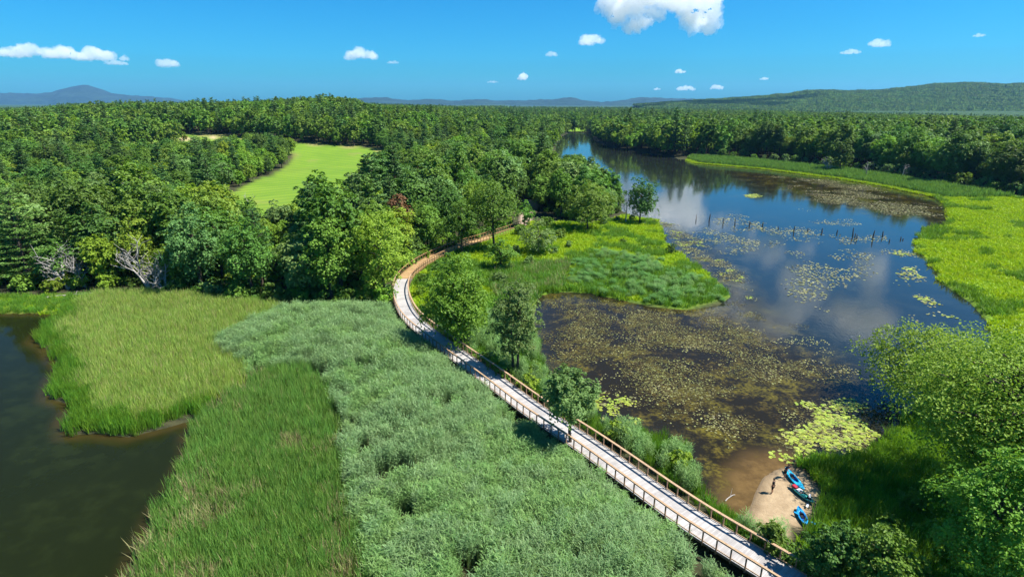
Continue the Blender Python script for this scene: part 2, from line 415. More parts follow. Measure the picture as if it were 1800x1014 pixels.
# ------------------------------------------------------------------ boardwalk line
DECKZ, DECKW = 1.3, 3.05
LEFT = [(1560,1160),(1332,1014),(1200,931),(1109,863),(1007,787),(919,728),(858,680),(815,648),(774,618),(745,595),(720,575),(704,558),(694,537),(690,514),(696,493),(713,475),(738,458),(770,443),(805,430),(850,417),(885,406),(918,394)]
_le = np.array([at(a, b, DECKZ)[:2] for a, b in LEFT])
_le = np.concatenate([_le[:1] + (_le[:1] - _le[1:2]) * 1.6, _le])
def catmull(p, step):
    out = []
    q = np.concatenate([[2 * p[0] - p[1]], p, [2 * p[-1] - p[-2]]])
    for i in range(1, len(q) - 2):
        n = max(2, int(np.linalg.norm(q[i + 1] - q[i]) / .25)); t = np.linspace(0, 1, n, endpoint=False)[:, None]
        out.append(.5 * (2 * q[i] + (q[i + 1] - q[i - 1]) * t + (2 * q[i - 1] - 5 * q[i] + 4 * q[i + 1] - q[i + 2]) * t ** 2 + (3 * q[i] - q[i - 1] - 3 * q[i + 1] + q[i + 2]) * t ** 3))
    c = np.concatenate(out + [p[-1:]]); s = np.concatenate([[0], np.cumsum(np.linalg.norm(np.diff(c, axis=0), axis=1))])
    u = np.arange(0, s[-1], step); return np.stack([np.interp(u, s, c[:, 0]), np.interp(u, s, c[:, 1])], 1)
def smooth(p, k):
    for _ in range(k): p = np.concatenate([p[:1], (p[:-2] + 2 * p[1:-1] + p[2:]) / 4, p[-1:]])
    return p
_l = smooth(catmull(_le, 1.0), 6)
_t = np.gradient(_l, axis=0); _t /= np.linalg.norm(_t, axis=1, keepdims=True)
_nr = np.stack([_t[:, 1], -_t[:, 0]], 1)                       # to the right of travel (away from camera)
CL = catmull(smooth(_l + _nr * DECKW / 2, 8), .25)
CT = np.gradient(CL, axis=0); CT /= np.linalg.norm(CT, axis=1, keepdims=True); CN = np.stack([CT[:, 1], -CT[:, 0]], 1)
def bw_dist(x, y): return seg_dist(x, y, CL[::8])

# ------------------------------------------------------------------ growth zones
Z = dict(
 A=P([(60,600),(72,585),(110,556),(165,524),(260,520),(330,526),(450,540),(520,548),(460,565),(400,597),(378,618),(420,645),(440,672),(400,702),(352,742),(340,738),(268,758),(225,768),(170,762),(120,764),(116,740),(128,712),(88,700),(96,668),(112,645),(96,632),(82,612)]),
 B=P([(352,742),(400,702),(440,672),(460,658),(555,655),(575,685),(600,765),(612,865),(650,1014),(680,1300),(60,1400),(190,1110),(235,1014),(262,945),(280,905),(318,850),(322,830),(340,795),(338,762)]),
 C=P([(378,618),(400,597),(460,565),(520,548),(600,545),(700,552),(712,580),(760,618),(858,690),(919,745),(1007,810),(1109,890),(1190,950),(1215,1030),(1260,1300),(680,1300),(650,1014),(612,865),(600,765),(575,685),(555,655),(460,658),(440,672),(420,645)]),
 D=P([(1000,462),(1060,446),(1130,452),(1210,476),(1265,504),(1282,524),(1258,540),(1205,547),(1100,532),(1020,512),(985,503)]),
 E=P([(860,490),(900,470),(1005,466),(990,500),(985,514),(945,520),(925,560),(870,520)]),
 G=P([(745,580),(830,562),(925,555),(942,600),(955,640),(975,690),(1040,738),(1105,762),(1170,775),(1210,800),(1222,850),(1245,880),(1285,912),(1310,925),(1375,968),(1400,978),(1440,1040),(1380,1014),(1120,815),(1000,740),(900,672),(830,642),(765,605)]),
 Hh=P([(1385,820),(1415,812),(1470,806),(1520,800),(1570,770),(1640,700),(1700,655),(1760,620),(1900,640),(2600,1000),(2600,1500),(1900,1500),(1560,1160),(1450,1040),(1400,965),(1420,945),(1445,900),(1448,868),(1422,842)]),
 RM=P([(1608,428),(1625,404),(1662,400),(1668,385),(1664,362),(1640,347),(1700,345),(1760,352),(1830,362),(2300,420),(2300,800),(1900,680),(1760,622),(1745,575),(1705,532),(1662,502),(1642,472),(1612,440)]),
 PM=P([(935,400),(1000,400),(1030,404),(1062,394),(1100,380),(1155,388),(1160,402),(1172,432),(1225,470),(1282,522),(1200,545),(1000,512),(945,520),(920,570),(880,560),(735,560),(712,520),(722,490),(770,460),(860,425)]),
 LM=P([(-300,528),(20,522),(90,522),(165,519),(120,556),(60,552),(-300,548)]),
 FB=P([(1205,283),(1225,288),(1340,298),(1480,316),(1560,330),(1640,347),(1700,352),(1780,356),(1640,330),(1480,305),(1340,290),(1215,278)]),
)
PATH = [tuple(CL[-1])] + P([(925,384),(935,376),(938,368),(925,360)])

# ------------------------------------------------------------------ ground sheet
ang = np.radians(np.concatenate([np.linspace(-85, -50, 30, endpoint=False), np.linspace(-50, 50, 520, endpoint=False), np.linspace(50, 85, 31)]))
rr = [6.0]
while rr[-1] < 18000: rr.append(rr[-1] * (1.0125 if rr[-1] < 280 else 1.035))
rr = np.array(rr); RA, AA = np.meshgrid(rr, ang, indexing='ij')
GX, GY = (RA * np.sin(AA)).ravel(), (RA * np.cos(AA)).ravel()
nearm = RA.ravel() < 900
SDR, SDP = np.full(GX.shape, -999.), np.full(GX.shape, -999.)
SDR[nearm], SDP[nearm] = sdist(GX[nearm], GY[nearm], RIVER), sdist(GX[nearm], GY[nearm], POND)
GZ = ground(GX, GY, np.maximum(SDR, SDP))
def polar_mesh(name, z, keep, attrs, m):
    nr, na = RA.shape; ii = np.arange(nr * na).reshape(nr, na)
    q = np.stack([ii[:-1, :-1], ii[:-1, 1:], ii[1:, 1:], ii[1:, :-1]], -1).reshape(-1, 4)[:, ::-1]
    q = q[keep[q].any(1)]; used = np.unique(q); mp = np.full(nr * na, -1); mp[used] = np.arange(len(used))
    mb = MB(); mb.add(np.stack([GX[used], GY[used], (np.full(len(used), z) if np.isscalar(z) else z[used])], 1), mp[q])
    me = mb.mesh(name, m, True)
    for k, v in attrs.items(): me.attributes.new(k, 'FLOAT', 'POINT').data.foreach_set('value', v[used].astype(np.float32))
    return tag(link(name, me), None, None, None, 'structure')
def soft(poly, w): 
    o = np.zeros(GX.shape); o[nearm] = S(-w, w, sdist(GX[nearm], GY[nearm], poly)); return o
G_field = np.zeros(GX.shape); G_field[nearm] = S(-2, 2, sdist(GX[nearm], GY[nearm], FIELD) + 7 * (fbm(GX[nearm], GY[nearm], 9, 3, 61) - .5))
_edge = np.zeros(GX.shape); _edge[nearm] = S(5, 0, np.abs(sdist(GX[nearm], GY[nearm], FIELD) - 2.5)) * S(330, 430, GY[nearm])
G_sand = np.zeros(GX.shape); G_sand[nearm] = S(-.5, .5, sdist(GX[nearm], GY[nearm], BEACH) + 1.3 * (fbm(GX[nearm], GY[nearm], 1.1, 3, 71) - .5)); G_wet = np.zeros(GX.shape); G_wet[nearm] = S(-1.3, -.35, SDR[nearm] + .6 * (fbm(GX[nearm], GY[nearm], .9, 2, 72) - .5)); _pd = np.full(GX.shape, 99.); _pd[nearm] = seg_dist(GX[nearm], GY[nearm], PATH); G_path = S(2.4, 1.3, _pd)
SANDTRAP = [tuple(at_land(a, b)[:2]) for a, b in [(292,244),(318,243.5),(352,245),(378,240.5),(384,243),(350,248),(300,248)]]
G_trap = soft(SANDTRAP, 2.0)
G_mead = np.maximum.reduce([soft(Z['RM'], 2), soft(Z['PM'], 2), soft(FARMEADOW, 3)]); G_lm = soft(Z['LM'], 1)
G_far = S(700, 1500, RA.ravel())

m, ns, ls = mat('ground_soil')
def attr(ns, nm): a = ns.new('ShaderNodeAttribute'); a.attribute_name = nm; return a.outputs['Fac']
ge = ns.new('ShaderNodeNewGeometry'); pos = ge.outputs['Position']
n1, n2, n3 = noise(ns, ls, pos, .06, 5, .6), noise(ns, ls, pos, 1.3, 4, .6), noise(ns, ls, pos, .012, 4, .55)
c = mixc(ns, ls, ramp(ns, ls, n2, .3, .7), (.026, .028, .014), (.050, .050, .022))
c = mixc(ns, ls, attr(ns, 'far'), c, mixc(ns, ls, ramp(ns, ls, n1, .3, .7), (.018, .042, .012), (.045, .09, .02)))
fld = mixc(ns, ls, ramp(ns, ls, n1, .3, .7), (.105, .20, .014), (.15, .25, .018))
fld = mixc(ns, ls, math_(ns, ls, 'MULTIPLY', ramp(ns, ls, n2, .35, .75), .35), fld, (.16, .20, .03))
fld = mixc(ns, ls, math_(ns, ls, 'MULTIPLY', ramp(ns, ls, n3, .5, .75), .6), fld, (.18, .22, .035))
wv = ns.new('ShaderNodeTexWave'); wv.inputs['Scale'].default_value = .045; wv.inputs['Distortion'].default_value = .6; wv.inputs['Detail'].default_value = 1; mpw = ns.new('ShaderNodeMapping'); mpw.inputs['Rotation'].default_value = (0, 0, .9); ls.new(pos, mpw.inputs['Vector']); ls.new(mpw.outputs[0], wv.inputs['Vector'])
fld = mixc(ns, ls, math_(ns, ls, 'MULTIPLY', ramp(ns, ls, wv.outputs['Fac'], .3, .7), .5), fld, (.080, .165, .016))
fld = mixc(ns, ls, math_(ns, ls, 'MULTIPLY', ramp(ns, ls, noise(ns, ls, pos, .035, 5, .7), .56, .70), .5), fld, (.22, .20, .06))
c = mixc(ns, ls, attr(ns, 'field'), c, fld)
c = mixc(ns, ls, math_(ns, ls, 'MULTIPLY', attr(ns, 'edge'), .75), c, (.27, .19, .09))
c = mixc(ns, ls, attr(ns, 'mead'), c, mixc(ns, ls, ramp(ns, ls, n2, .3, .7), (.10, .20, .012), (.18, .30, .014)))
c = mixc(ns, ls, attr(ns, 'lm'), c, (.15, .20, .02))
c = mixc(ns, ls, attr(ns, 'path'), c, mixc(ns, ls, n2, (.36, .28, .21), (.27, .20, .15)))
c = mixc(ns, ls, attr(ns, 'trap'), c, (.42, .32, .18))
c = mixc(ns, ls, attr(ns, 'sand'), c, mixc(ns, ls, ramp(ns, ls, n2, .2, .8), (.36, .27, .165), (.25, .18, .105)))
c = mixc(ns, ls, math_(ns, ls, 'MULTIPLY', math_(ns, ls, 'MULTIPLY', attr(ns, 'wet'), attr(ns, 'sand')), .7), c, (.13, .09, .05))
p = ns.new('ShaderNodeBsdfPrincipled'); p.inputs['Roughness'].default_value = .95; p.inputs['Specular IOR Level'].default_value = .15; ls.new(c, p.inputs['Base Color'])
bp = ns.new('ShaderNodeBump'); bp.inputs['Strength'].default_value = .8; bp.inputs['Distance'].default_value = .12; ls.new(noise(ns, ls, pos, 3.5, 4, .6), bp.inputs['Height']); ls.new(bp.outputs[0], p.inputs['Normal'])
o = ns.new('ShaderNodeOutputMaterial'); ls.new(p.outputs[0], o.inputs['Surface']); M['ground'] = m
tag(polar_mesh('ground', GZ, np.ones(GX.shape, bool), dict(field=G_field, edge=_edge, sand=G_sand, wet=G_wet, path=G_path, trap=G_trap, mead=G_mead, lm=G_lm, far=G_far), m),
    'marshy ground with a mown green field, sandy landing and woodland floor', 'ground')

# ------------------------------------------------------------------ water
W1 = P([(935,508),(1100,520),(1290,540),(1400,600),(1500,650),(1510,740),(1370,850),(1320,900),(1200,880),(1160,780),(1000,720),(930,600)])
W2_REFLECT = P([(1270,300),(1480,316),(1664,345),(1668,390),(1560,384),(1400,352)])  # brown reflection of the right bank wood, painted through the weed mask
W3 = P([(1165,392),(1190,400),(1270,440),(1320,520),(1420,600),(1290,560),(1200,460)])
def water_mat(name, deep, bump_d, spec_=.5):
    m, ns, ls = mat(name)
    ge = ns.new('ShaderNodeNewGeometry'); pos = ge.outputs['Position']
    a, b, d = noise(ns, ls, pos, .11, 6, .62), noise(ns, ls, pos, .55, 5, .65), noise(ns, ls, pos, 2.2, 3, .6)
    w = ramp(ns, ls, math_(ns, ls, 'ADD', math_(ns, ls, 'MULTIPLY', a, .55), math_(ns, ls, 'MULTIPLY', b, .45)), .47, .62)
    w2 = math_(ns, ls, 'MULTIPLY', w, ramp(ns, ls, d, .30, .62))
    weed = mixc(ns, ls, w2, (.013, .0105, .005), mixc(ns, ls, ramp(ns, ls, a, .4, .6), (.098, .066, .013), (.105, .088, .012)))
    c = mixc(ns, ls, attr(ns, 'weed'), mixc(ns, ls, math_(ns, ls, 'MULTIPLY', w, .4), deep, tuple(x * 2.2 for x in deep)), weed)
    c = mixc(ns, ls, attr(ns, 'mud'), c, mixc(ns, ls, ramp(ns, ls, b, .35, .65), (.13, .080, .026), (.075, .045, .014)))
    p = ns.new('ShaderNodeBsdfPrincipled'); p.inputs['IOR'].default_value = 1.33; ls.new(math_(ns, ls, 'SUBTRACT', spec_, math_(ns, ls, 'MULTIPLY', attr(ns, 'weed'), .34)), p.inputs['Specular IOR Level']); ls.new(c, p.inputs['Base Color'])
    ls.new(math_(ns, ls, 'ADD', math_(ns, ls, 'MULTIPLY', w2, .06), .05), p.inputs['Roughness'])
    mp = ns.new('ShaderNodeMapping'); mp.inputs['Scale'].default_value = (1, .45, 1); mp.inputs['Rotation'].default_value = (0, 0, .35); ls.new(pos, mp.inputs['Vector'])
    r1 = noise(ns, ls, mp.outputs[0], 2.2, 3, .55)
    bp = ns.new('ShaderNodeBump'); bp.inputs['Strength'].default_value = 1.0; bp.inputs['Distance'].default_value = bump_d; ls.new(r1, bp.inputs['Height']); ls.new(bp.outputs[0], p.inputs['Normal'])
    o = ns.new('ShaderNodeOutputMaterial'); ls.new(p.outputs[0], o.inputs['Surface']); return m
_mud = np.zeros(GX.shape); _mud[nearm] = S(4.5, .3, seg_dist(GX[nearm], GY[nearm], BEACH, True))
tag(polar_mesh('river_water', 0.0, SDR > -2.5, dict(weed=np.maximum.reduce([soft(W1, 7), soft(W2_REFLECT, 10) * .9, soft(W3, 5) * .8]), mud=_mud), water_mat('river_water', (.012, .015, .012), .006)),  # weed attribute also carries the painted wood reflection
    'calm dark river winding between the woods with weed beds', 'river')
tag(polar_mesh('pond_water', 0.0, SDP > -2.5, dict(weed=np.zeros(GX.shape), mud=np.where(SDP < 99, S(2.2, .3, SDP), 0) * .22), water_mat('pond_water', (.0085, .0120, .0030), .004, .09)),
    'dark olive still pond beside the cattails', 'pond')

# ------------------------------------------------------------------ distant hills
def hill(name, label, profile, dist, dep, seed, amp, m, step=14., zb=0.):
    """profile: skyline pixels; a ridge at distance dist falling away to the front and the back over dep metres"""
    px = np.array([q[0] for q in profile]); py = np.array([q[1] for q in profile])
    xs = np.arange(px[0], px[-1], max(.8, step * 1000 / dist))
    top = np.interp(xs, px, py)
    for _ in range(3): top = np.convolve(np.pad(top, 1, 'edge'), [.25, .5, .25], 'valid')
    rows = np.linspace(-1, 1, int(2 * dep / step))
    V = []
    for s in rows:
        for x, t in zip(xs, top):
            d = ray(x, t); k = dist / d[1]; y = dist + s * dep
            z = (H + d[2] * k) * max(0, 1 - abs(s) ** 1.5) + zb
            V.append((d[0] * k * (1 + s * dep / dist * .6), y, z))
    V = np.array(V); V[:, 2] += (fbm(V[:, 0], V[:, 1], step * 2.2, 2, seed) - .5) * amp * S(0, 40, V[:, 2]) + (fbm(V[:, 0], V[:, 1], dep * .35, 3, seed + 3) - .5) * .22 * V[:, 2]
    V[:, 2] -= 2
    n = len(xs); ii = np.arange(len(V)).reshape(len(rows), n)
    q = np.stack([ii[:-1, :-1], ii[:-1, 1:], ii[1:, 1:], ii[1:, :-1]], -1).reshape(-1, 4)
    mb = MB(); mb.add(V, q); return tag(link(name, mb.mesh(name, m)), label, 'hill', None, 'structure'), V
def hill_mat(name, c1, c2, sc):
    m, ns, ls = mat(name); ge = ns.new('ShaderNodeNewGeometry')
    f = noise(ns, ls, ge.outputs['Position'], sc, 5, .7); g = noise(ns, ls, ge.outputs['Position'], sc * .12, 3, .5)
    c = mixc(ns, ls, ramp(ns, ls, f, .35, .65), c1, c2); c = mixc(ns, ls, math_(ns, ls, 'MULTIPLY', ramp(ns, ls, g, .5, .7), .5), c, tuple(x * 1.6 for x in c2))
    p = ns.new('ShaderNodeBsdfPrincipled'); p.inputs['Roughness'].default_value = .95; p.inputs['Specular IOR Level'].default_value = .1; ls.new(c, p.inputs['Base Color'])
    o = ns.new('ShaderNodeOutputMaterial'); ls.new(p.outputs[0], o.inputs['Surface']); return m
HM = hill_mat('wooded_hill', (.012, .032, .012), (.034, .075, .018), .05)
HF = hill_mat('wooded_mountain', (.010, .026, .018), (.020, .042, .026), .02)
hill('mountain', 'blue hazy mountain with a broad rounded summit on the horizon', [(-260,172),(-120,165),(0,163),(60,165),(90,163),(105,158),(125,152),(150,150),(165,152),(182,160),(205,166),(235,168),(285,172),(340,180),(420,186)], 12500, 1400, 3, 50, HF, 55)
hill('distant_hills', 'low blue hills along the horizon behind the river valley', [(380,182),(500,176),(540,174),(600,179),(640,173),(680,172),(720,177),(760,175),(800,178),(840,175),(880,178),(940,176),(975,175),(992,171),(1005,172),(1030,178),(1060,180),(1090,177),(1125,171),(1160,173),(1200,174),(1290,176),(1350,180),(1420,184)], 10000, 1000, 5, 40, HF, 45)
_, HV = hill('hill', 'long green wooded hill rising behind the right bank forest', [(1120,186),(1200,181),(1260,178),(1320,174),(1380,168),(1420,162),(1455,160),(1480,163),(1540,161),(1590,157),(1640,152),(1700,149),(1760,151),(1830,149),(1950,150),(2100,158),(2300,170)], 3400, 950, 9, 12, HM, 16)

# ------------------------------------------------------------------ sky, sun, haze, clouds
SUN_EL, SUN_AZ = rad(57), rad(99)          # azimuth clockwise from +Y
sd = Vector((math.sin(SUN_AZ) * math.cos(SUN_EL), math.cos(SUN_AZ) * math.cos(SUN_EL), math.sin(SUN_EL)))
la = bpy.data.lights.new('sun', 'SUN'); la.energy = SUN_E = 5.0; la.angle = rad(.53); la.color = (1, .955, .88)
so = link('sun', la); so.rotation_euler = sd.to_track_quat('Z', 'Y').to_euler(); so.location = (0, 0, 300)
w = bpy.data.worlds.new('World'); scene.world = w; w.use_nodes = True
ns, ls = w.node_tree.nodes, w.node_tree.links; ns.clear()
sky = ns.new('ShaderNodeTexSky'); sky.sky_type = 'NISHITA'; sky.sun_disc = False; sky.sun_elevation = SUN_EL; sky.sun_rotation = SUN_AZ
sky.air_density = 1.0; sky.dust_density = .8; sky.ozone_density = 2.2; sky.altitude = 100
hs = ns.new('ShaderNodeHueSaturation'); hs.inputs['Saturation'].default_value = 1.35; hs.inputs['Hue'].default_value = .478; ls.new(sky.outputs[0], hs.inputs['Color']); tint = mixc(ns, ls, 1.0, hs.outputs[0], (.12, .65, 1.05), 'MULTIPLY')
bg = ns.new('ShaderNodeBackground'); bg.inputs['Strength'].default_value = .068; ls.new(tint, bg.inputs['Color'])
wo = ns.new('ShaderNodeOutputWorld'); ls.new(bg.outputs[0], wo.inputs['Surface'])

hb = MB(); hb.box((0, 6900, 229), (22000, 14200, 464))
m, ns, ls = mat('haze'); pv = ns.new('ShaderNodeVolumePrincipled'); pv.inputs['Color'].default_value = (.24, .54, 1, 1); pv.inputs['Density'].default_value = 3.8e-5; pv.inputs['Anisotropy'].default_value = .2
o = ns.new('ShaderNodeOutputMaterial'); ls.new(pv.outputs[0], o.inputs['Volume'])
tag(link('haze', hb.mesh('haze', m)), 'thin blue summer haze over the valley', None, None, 'stuff')

m, ns, ls = mat('cloud'); pv = ns.new('ShaderNodeVolumePrincipled'); pv.inputs['Color'].default_value = (1, 1, 1, 1); pv.inputs['Density'].default_value = .0075; pv.inputs['Anisotropy'].default_value = .1
o = ns.new('ShaderNodeOutputMaterial'); ls.new(pv.outputs[0], o.inputs['Volume']); M['cloud'] = m
def cloud(px, py, wpx, hpx, dist, label, seed, flip=False, parts=None, group=None, dens=None):
    d = ray(px, py); 
    if flip: d = np.array([d[0], d[1], -d[2]])
    c = np.array([0, 0, H]) + d * (dist / d[1]); s = dist / 1000.0; Wd, Hd = wpx * s, hpx * s
    r = random.Random(seed); bm = bmesh.new()
    n = max(5, int(wpx / max(hpx, 4) * 6)) if parts is None else len(parts)
    for i in range(n):
        if parts: u, v, rr_ = parts[i]; u *= Wd; v *= Hd; rr_ *= Hd
        else:
            u = r.uniform(-.44, .44); env = (1 - (abs(u) / .5) ** 2); rr_ = Hd * (.16 + .26 * env) * r.uniform(.7, 1.1)
            v = Hd * (-.32 + r.uniform(0, .5) * env); u *= Wd
        t = bmesh.ops.create_icosphere(bm, subdivisions=2, radius=rr_)
        bmesh.ops.scale(bm, vec=(1.25, 1.3, .85), verts=t['verts']); bmesh.ops.translate(bm, vec=(u, r.uniform(-.5, .5) * Hd, v), verts=t['verts'])
    zb = -.42 * Hd
    if not parts:
        for vt in bm.verts:
            if vt.co.z < zb: vt.co.z = zb + (vt.co.z - zb) * .2
    me = bpy.data.meshes.new('cloud'); bm.to_mesh(me); bm.free(); me.materials.append(M['cloud'])
    o = link('cloud', me, None, tuple(c)); o.rotation_euler = (0, 0, -math.atan2(d[0], d[1]))
    rm = o.modifiers.new('merge', 'REMESH'); rm.mode = 'VOXEL'; rm.voxel_size = max(Hd / 36, Wd / 190)
    for q, st in ((.30, .34), (.11, .20), (.045, .10)):
        tx = bpy.data.textures.new('puff', 'CLOUDS'); tx.noise_scale = q * Hd; tx.noise_depth = 2
        dm = o.modifiers.new('puff', 'DISPLACE'); dm.texture = tx; dm.strength = st * Hd; dm.mid_level = .5; dm.texture_coords = 'GLOBAL'
    return tag(o, label, 'cloud', group)
cloud(110, 91, 190, 26, 7200, 'long flat bottomed white cloud above the blue mountain', 1)
cloud(203, 110, 38, 9, 7200, 'small low wisp just under the right end of the long white cloud', 2)
cloud(291, 110, 40, 16, 7200, 'small puffy cloud right of the long white cloud and blue mountain', 3)
cloud(634, 95, 52, 22, 7000, 'puffy white cloud alone above the tallest trees behind the mown field', 4)
cloud(691, 109, 20, 6, 7000, 'tiny cloud just right of the puffy cloud above the field', 5)
cloud(970, 95, 20, 9, 7000, 'tiny white cloud alone high over the far river bend', 6)
cloud(919, 134, 14, 14, 16000, 'tiny upright cloud low over the distant hills left of the river bend', 7)
cloud(1041, 66, 36, 24, 6000, 'compact white cloud beside the big ragged cloud', 8)
BIGP = [(-.40,.05,.26),(-.36,.30,.22),(-.28,-.02,.24),(-.22,.28,.28),(-.12,.20,.26),(-.02,.25,.30),(.10,.18,.28),(.20,.05,.30),(.30,-.10,.28),(.36,-.22,.22),(.22,-.28,.20),(.34,.15,.26),(.10,.38,.26),(-.10,.42,.24),(-.20,-.22,.13),(-.26,-.34,.12),(-.34,-.22,.13),(-.14,-.28,.09),(.30,.40,.26),(.46,.45,.16),(.60,.46,.14),(.72,.50,.15),(.86,.52,.10),(-.08,-.02,.14)]
cloud(1168, 12, 196, 92, 5000, 'big ragged white cloud high over the river', 9, parts=BIGP)
CT1 = 'tiny faint clouds low over the far right horizon'
for i, (a, b, w_, h_, lb) in enumerate([(1196,125,18,8,'tiny cloud highest of the small row above the distant hills right of the river'),(1206,155,34,9,'small broken cloud just above the distant hills right of the river'),(1260,153,22,9,'tiny round cloud just above the left end of the long wooded hill'),
    (1343,138,14,6,'tiny lone cloud over the low left slope of the wooded hill'),(1497,91,38,8,'thin flat wisp of cloud over the wooded hill'),(1547,75,36,14,'small wedge shaped cloud over the wooded hill above the thin wisp'),(1722,62,18,6,'tiny wisp of cloud near the upper right corner of the sky'),
    (866,144,20,4,'thin low streak of cloud above the distant hills'),(1155,156,12,5,'tiny speck of cloud low beside the small broken cloud')]):
    cloud(a, b, w_, h_, 16000 if b > 120 else 7500, lb, 20 + i)
# overhead clouds that the river mirrors
def ragged(seed, n, ax, ay):
    r = random.Random(seed); o = []; u, v = -.3, 0
    for i in range(n):
        u = r.uniform(-.48, .48); v = r.gauss(0, .26) + .25 * math.sin(u * 7 + seed) * .6; o.append((u, v, r.uniform(.07, .20)))
    return o
cloud(1390, 505, 330, 150, 3000, 'broad ragged white cloud overhead seen mirrored in the river', 41, True, ragged(4, 30, 1, 1))
cloud(1300, 425, 220, 80, 3200, 'lesser ragged white cloud overhead seen mirrored in the river', 42, True, ragged(5, 24, 1, 1))
cloud(1200, 352, 120, 40, 3600, 'narrow ragged cloud overhead mirrored near the wooded point', 43, True, ragged(6, 18, 1, 1))
# ------------------------------------------------------------------ boardwalk
def wood(name, c1, c2, sc=5): return plain(name, c1, c2, sc, .8, .2, .25, (1, 1, 1))
def planks(name, c1, c2):
    m, ns, ls = mat(name); ge = ns.new('ShaderNodeNewGeometry'); p = ns.new('ShaderNodeBsdfPrincipled'); p.inputs['Roughness'].default_value = .85; p.inputs['Specular IOR Level'].default_value = .2
    st = ramp(ns, ls, noise(ns, ls, ge.outputs['Position'], .45, 4, .65), .42, .68)
    c = mixc(ns, ls, ge.outputs['Random Per Island'], c1, c2); c = mixc(ns, ls, math_(ns, ls, 'MULTIPLY', st, .55), c, tuple(x * .62 for x in c2))
    ls.new(c, p.inputs['Base Color']); o = ns.new('ShaderNodeOutputMaterial'); ls.new(p.outputs[0], o.inputs['Surface']); return m
M['deck_grey'] = planks('deck_grey', (.41, .39, .37), (.31, .29, .275))
M['rail_brown'] = wood('rail_brown', (.42, .28, .165), (.30, .20, .12))
M['rail_dark'] = wood('rail_dark', (.30, .19, .115), (.20, .13, .085))
M['deck_new'] = planks('deck_new', (.40, .26, .12), (.28, .175, .08))
M['rail_new'] = wood('rail_new', (.34, .20, .09), (.24, .14, .065))
M['pile'] = wood('pile', (.10, .075, .055), (.05, .04, .03))
def sweep(idx, off, z, w, h, mt, mb=None):
    c = CL[idx] + CN[idx] * off; n = CN[idx]; mb = mb or MB(); k = len(idx)
    V = []
    for a, b in ((-w / 2, -h / 2), (w / 2, -h / 2), (w / 2, h / 2), (-w / 2, h / 2)):
        V.append(np.concatenate([c + n * a, np.full((k, 1), z + b)], 1))
    V = np.stack(V, 1).reshape(-1, 3); f = []
    for i in range(k - 1):
        for j in range(4): f.append([i * 4 + j, i * 4 + (j + 1) % 4, i * 4 + 4 + (j + 1) % 4, i * 4 + 4 + j])
    f += [[3, 2, 1, 0], [4 * k - 4, 4 * k - 3, 4 * k - 2, 4 * k - 1]]
    return mb.add(V, f)
JOINT = int(np.argmin(np.linalg.norm(CL - at(710, 490, DECKZ)[:2], axis=1)))
def boardwalk(name, label, i0, i1, deck_m, rail_m, post_m):
    r = random.Random(i0 + 3); idx = np.arange(i0, i1, 4)
    if idx[-1] != i1 - 1: idx = np.append(idx, i1 - 1)
    rt = root(name, label, 'boardwalk', (0, 0, 0)); b0 = np.array([*CL[i0], 0]); 
    def put(nm, mb, mt, sm=False): return link(nm, mb.mesh(nm, mt, sm), rt)
    pl = MB(); L = (i1 - i0) * .25; s = 0.0
    while s < L:
        f = i0 + s / .25; i = min(int(f), len(CL) - 2); t = f - i
        c = CL[i] * (1 - t) + CL[i + 1] * t
        ax = np.array([[CN[i][0], CN[i][1], 0], [CT[i][0], CT[i][1], 0], [0, 0, 1]])
        pl.box((c[0], c[1], DECKZ - .02 + r.uniform(-.003, .003)), (DECKW + r.uniform(-.02, .02), .134, .04), ax); s += .145
    put('deck', pl, deck_m)
    for sgn in (-1, 1):
        put('edge_beam', sweep(idx, sgn * (DECKW / 2 - .12), DECKZ - .17, .09, .24, 0), post_m)
        put('bottom_rail', sweep(idx, sgn * (DECKW / 2 - .06), DECKZ + .13, .045, .09, 0), rail_m)
        put('top_rail', sweep(idx, sgn * (DECKW / 2 - .06), DECKZ + 1.06, .045, .12, 0), rail_m)
        put('handrail', sweep(idx, sgn * (DECKW / 2 - .08), DECKZ + 1.16, .24 if sgn > 0 else .20, .045, 0), rail_m)
    posts = []
    for i in range(i0 + 2, i1 - 1, 5):
        for sgn in (-1, 1):
            c = CL[i] + CN[i] * sgn * (DECKW / 2 + .03 - .0)
            ax = np.array([[CN[i][0], CN[i][1], 0], [CT[i][0], CT[i][1], 0], [0, 0, 1]])
            posts.append((c, ax))
    rest = MB()
    for k, (c, ax) in enumerate(posts):
        mb = MB() if k < 100 else rest
        mb.box((c[0], c[1], DECKZ + .43), (.10, .10, 1.38), ax)
        if k < 100: put('rail_post', mb, post_m)
    if rest.v: tag(put('rail_posts', rest, post_m), None, None, None, 'stuff')
    pm = MB()
    for i in range(i0 + 6, i1 - 1, 15):
        for sgn in (-1, 1):
            mb = MB(); c = CL[i] + CN[i] * sgn * 1.05; mb.tube([(c[0], c[1], -1.2), (c[0], c[1], DECKZ - .30)], .13, 8); put('pile', mb, M['pile'])
        ax = np.array([[CN[i][0], CN[i][1], 0], [CT[i][0], CT[i][1], 0], [0, 0, 1]])
        mb = MB(); mb.box((*CL[i], DECKZ - .15), (DECKW - .5, .14, .20), ax); put('cross_beam', mb, M['pile'])
    return rt
boardwalk('boardwalk', 'weathered pale grey plank boardwalk with brown railings running through the reeds', 0, JOINT, M['deck_grey'], M['rail_brown'], M['rail_dark'])
boardwalk('boardwalk', 'newer golden timber boardwalk section curving into the trees', JOINT, len(CL), M['deck_new'], M['rail_new'], M['rail_new'])

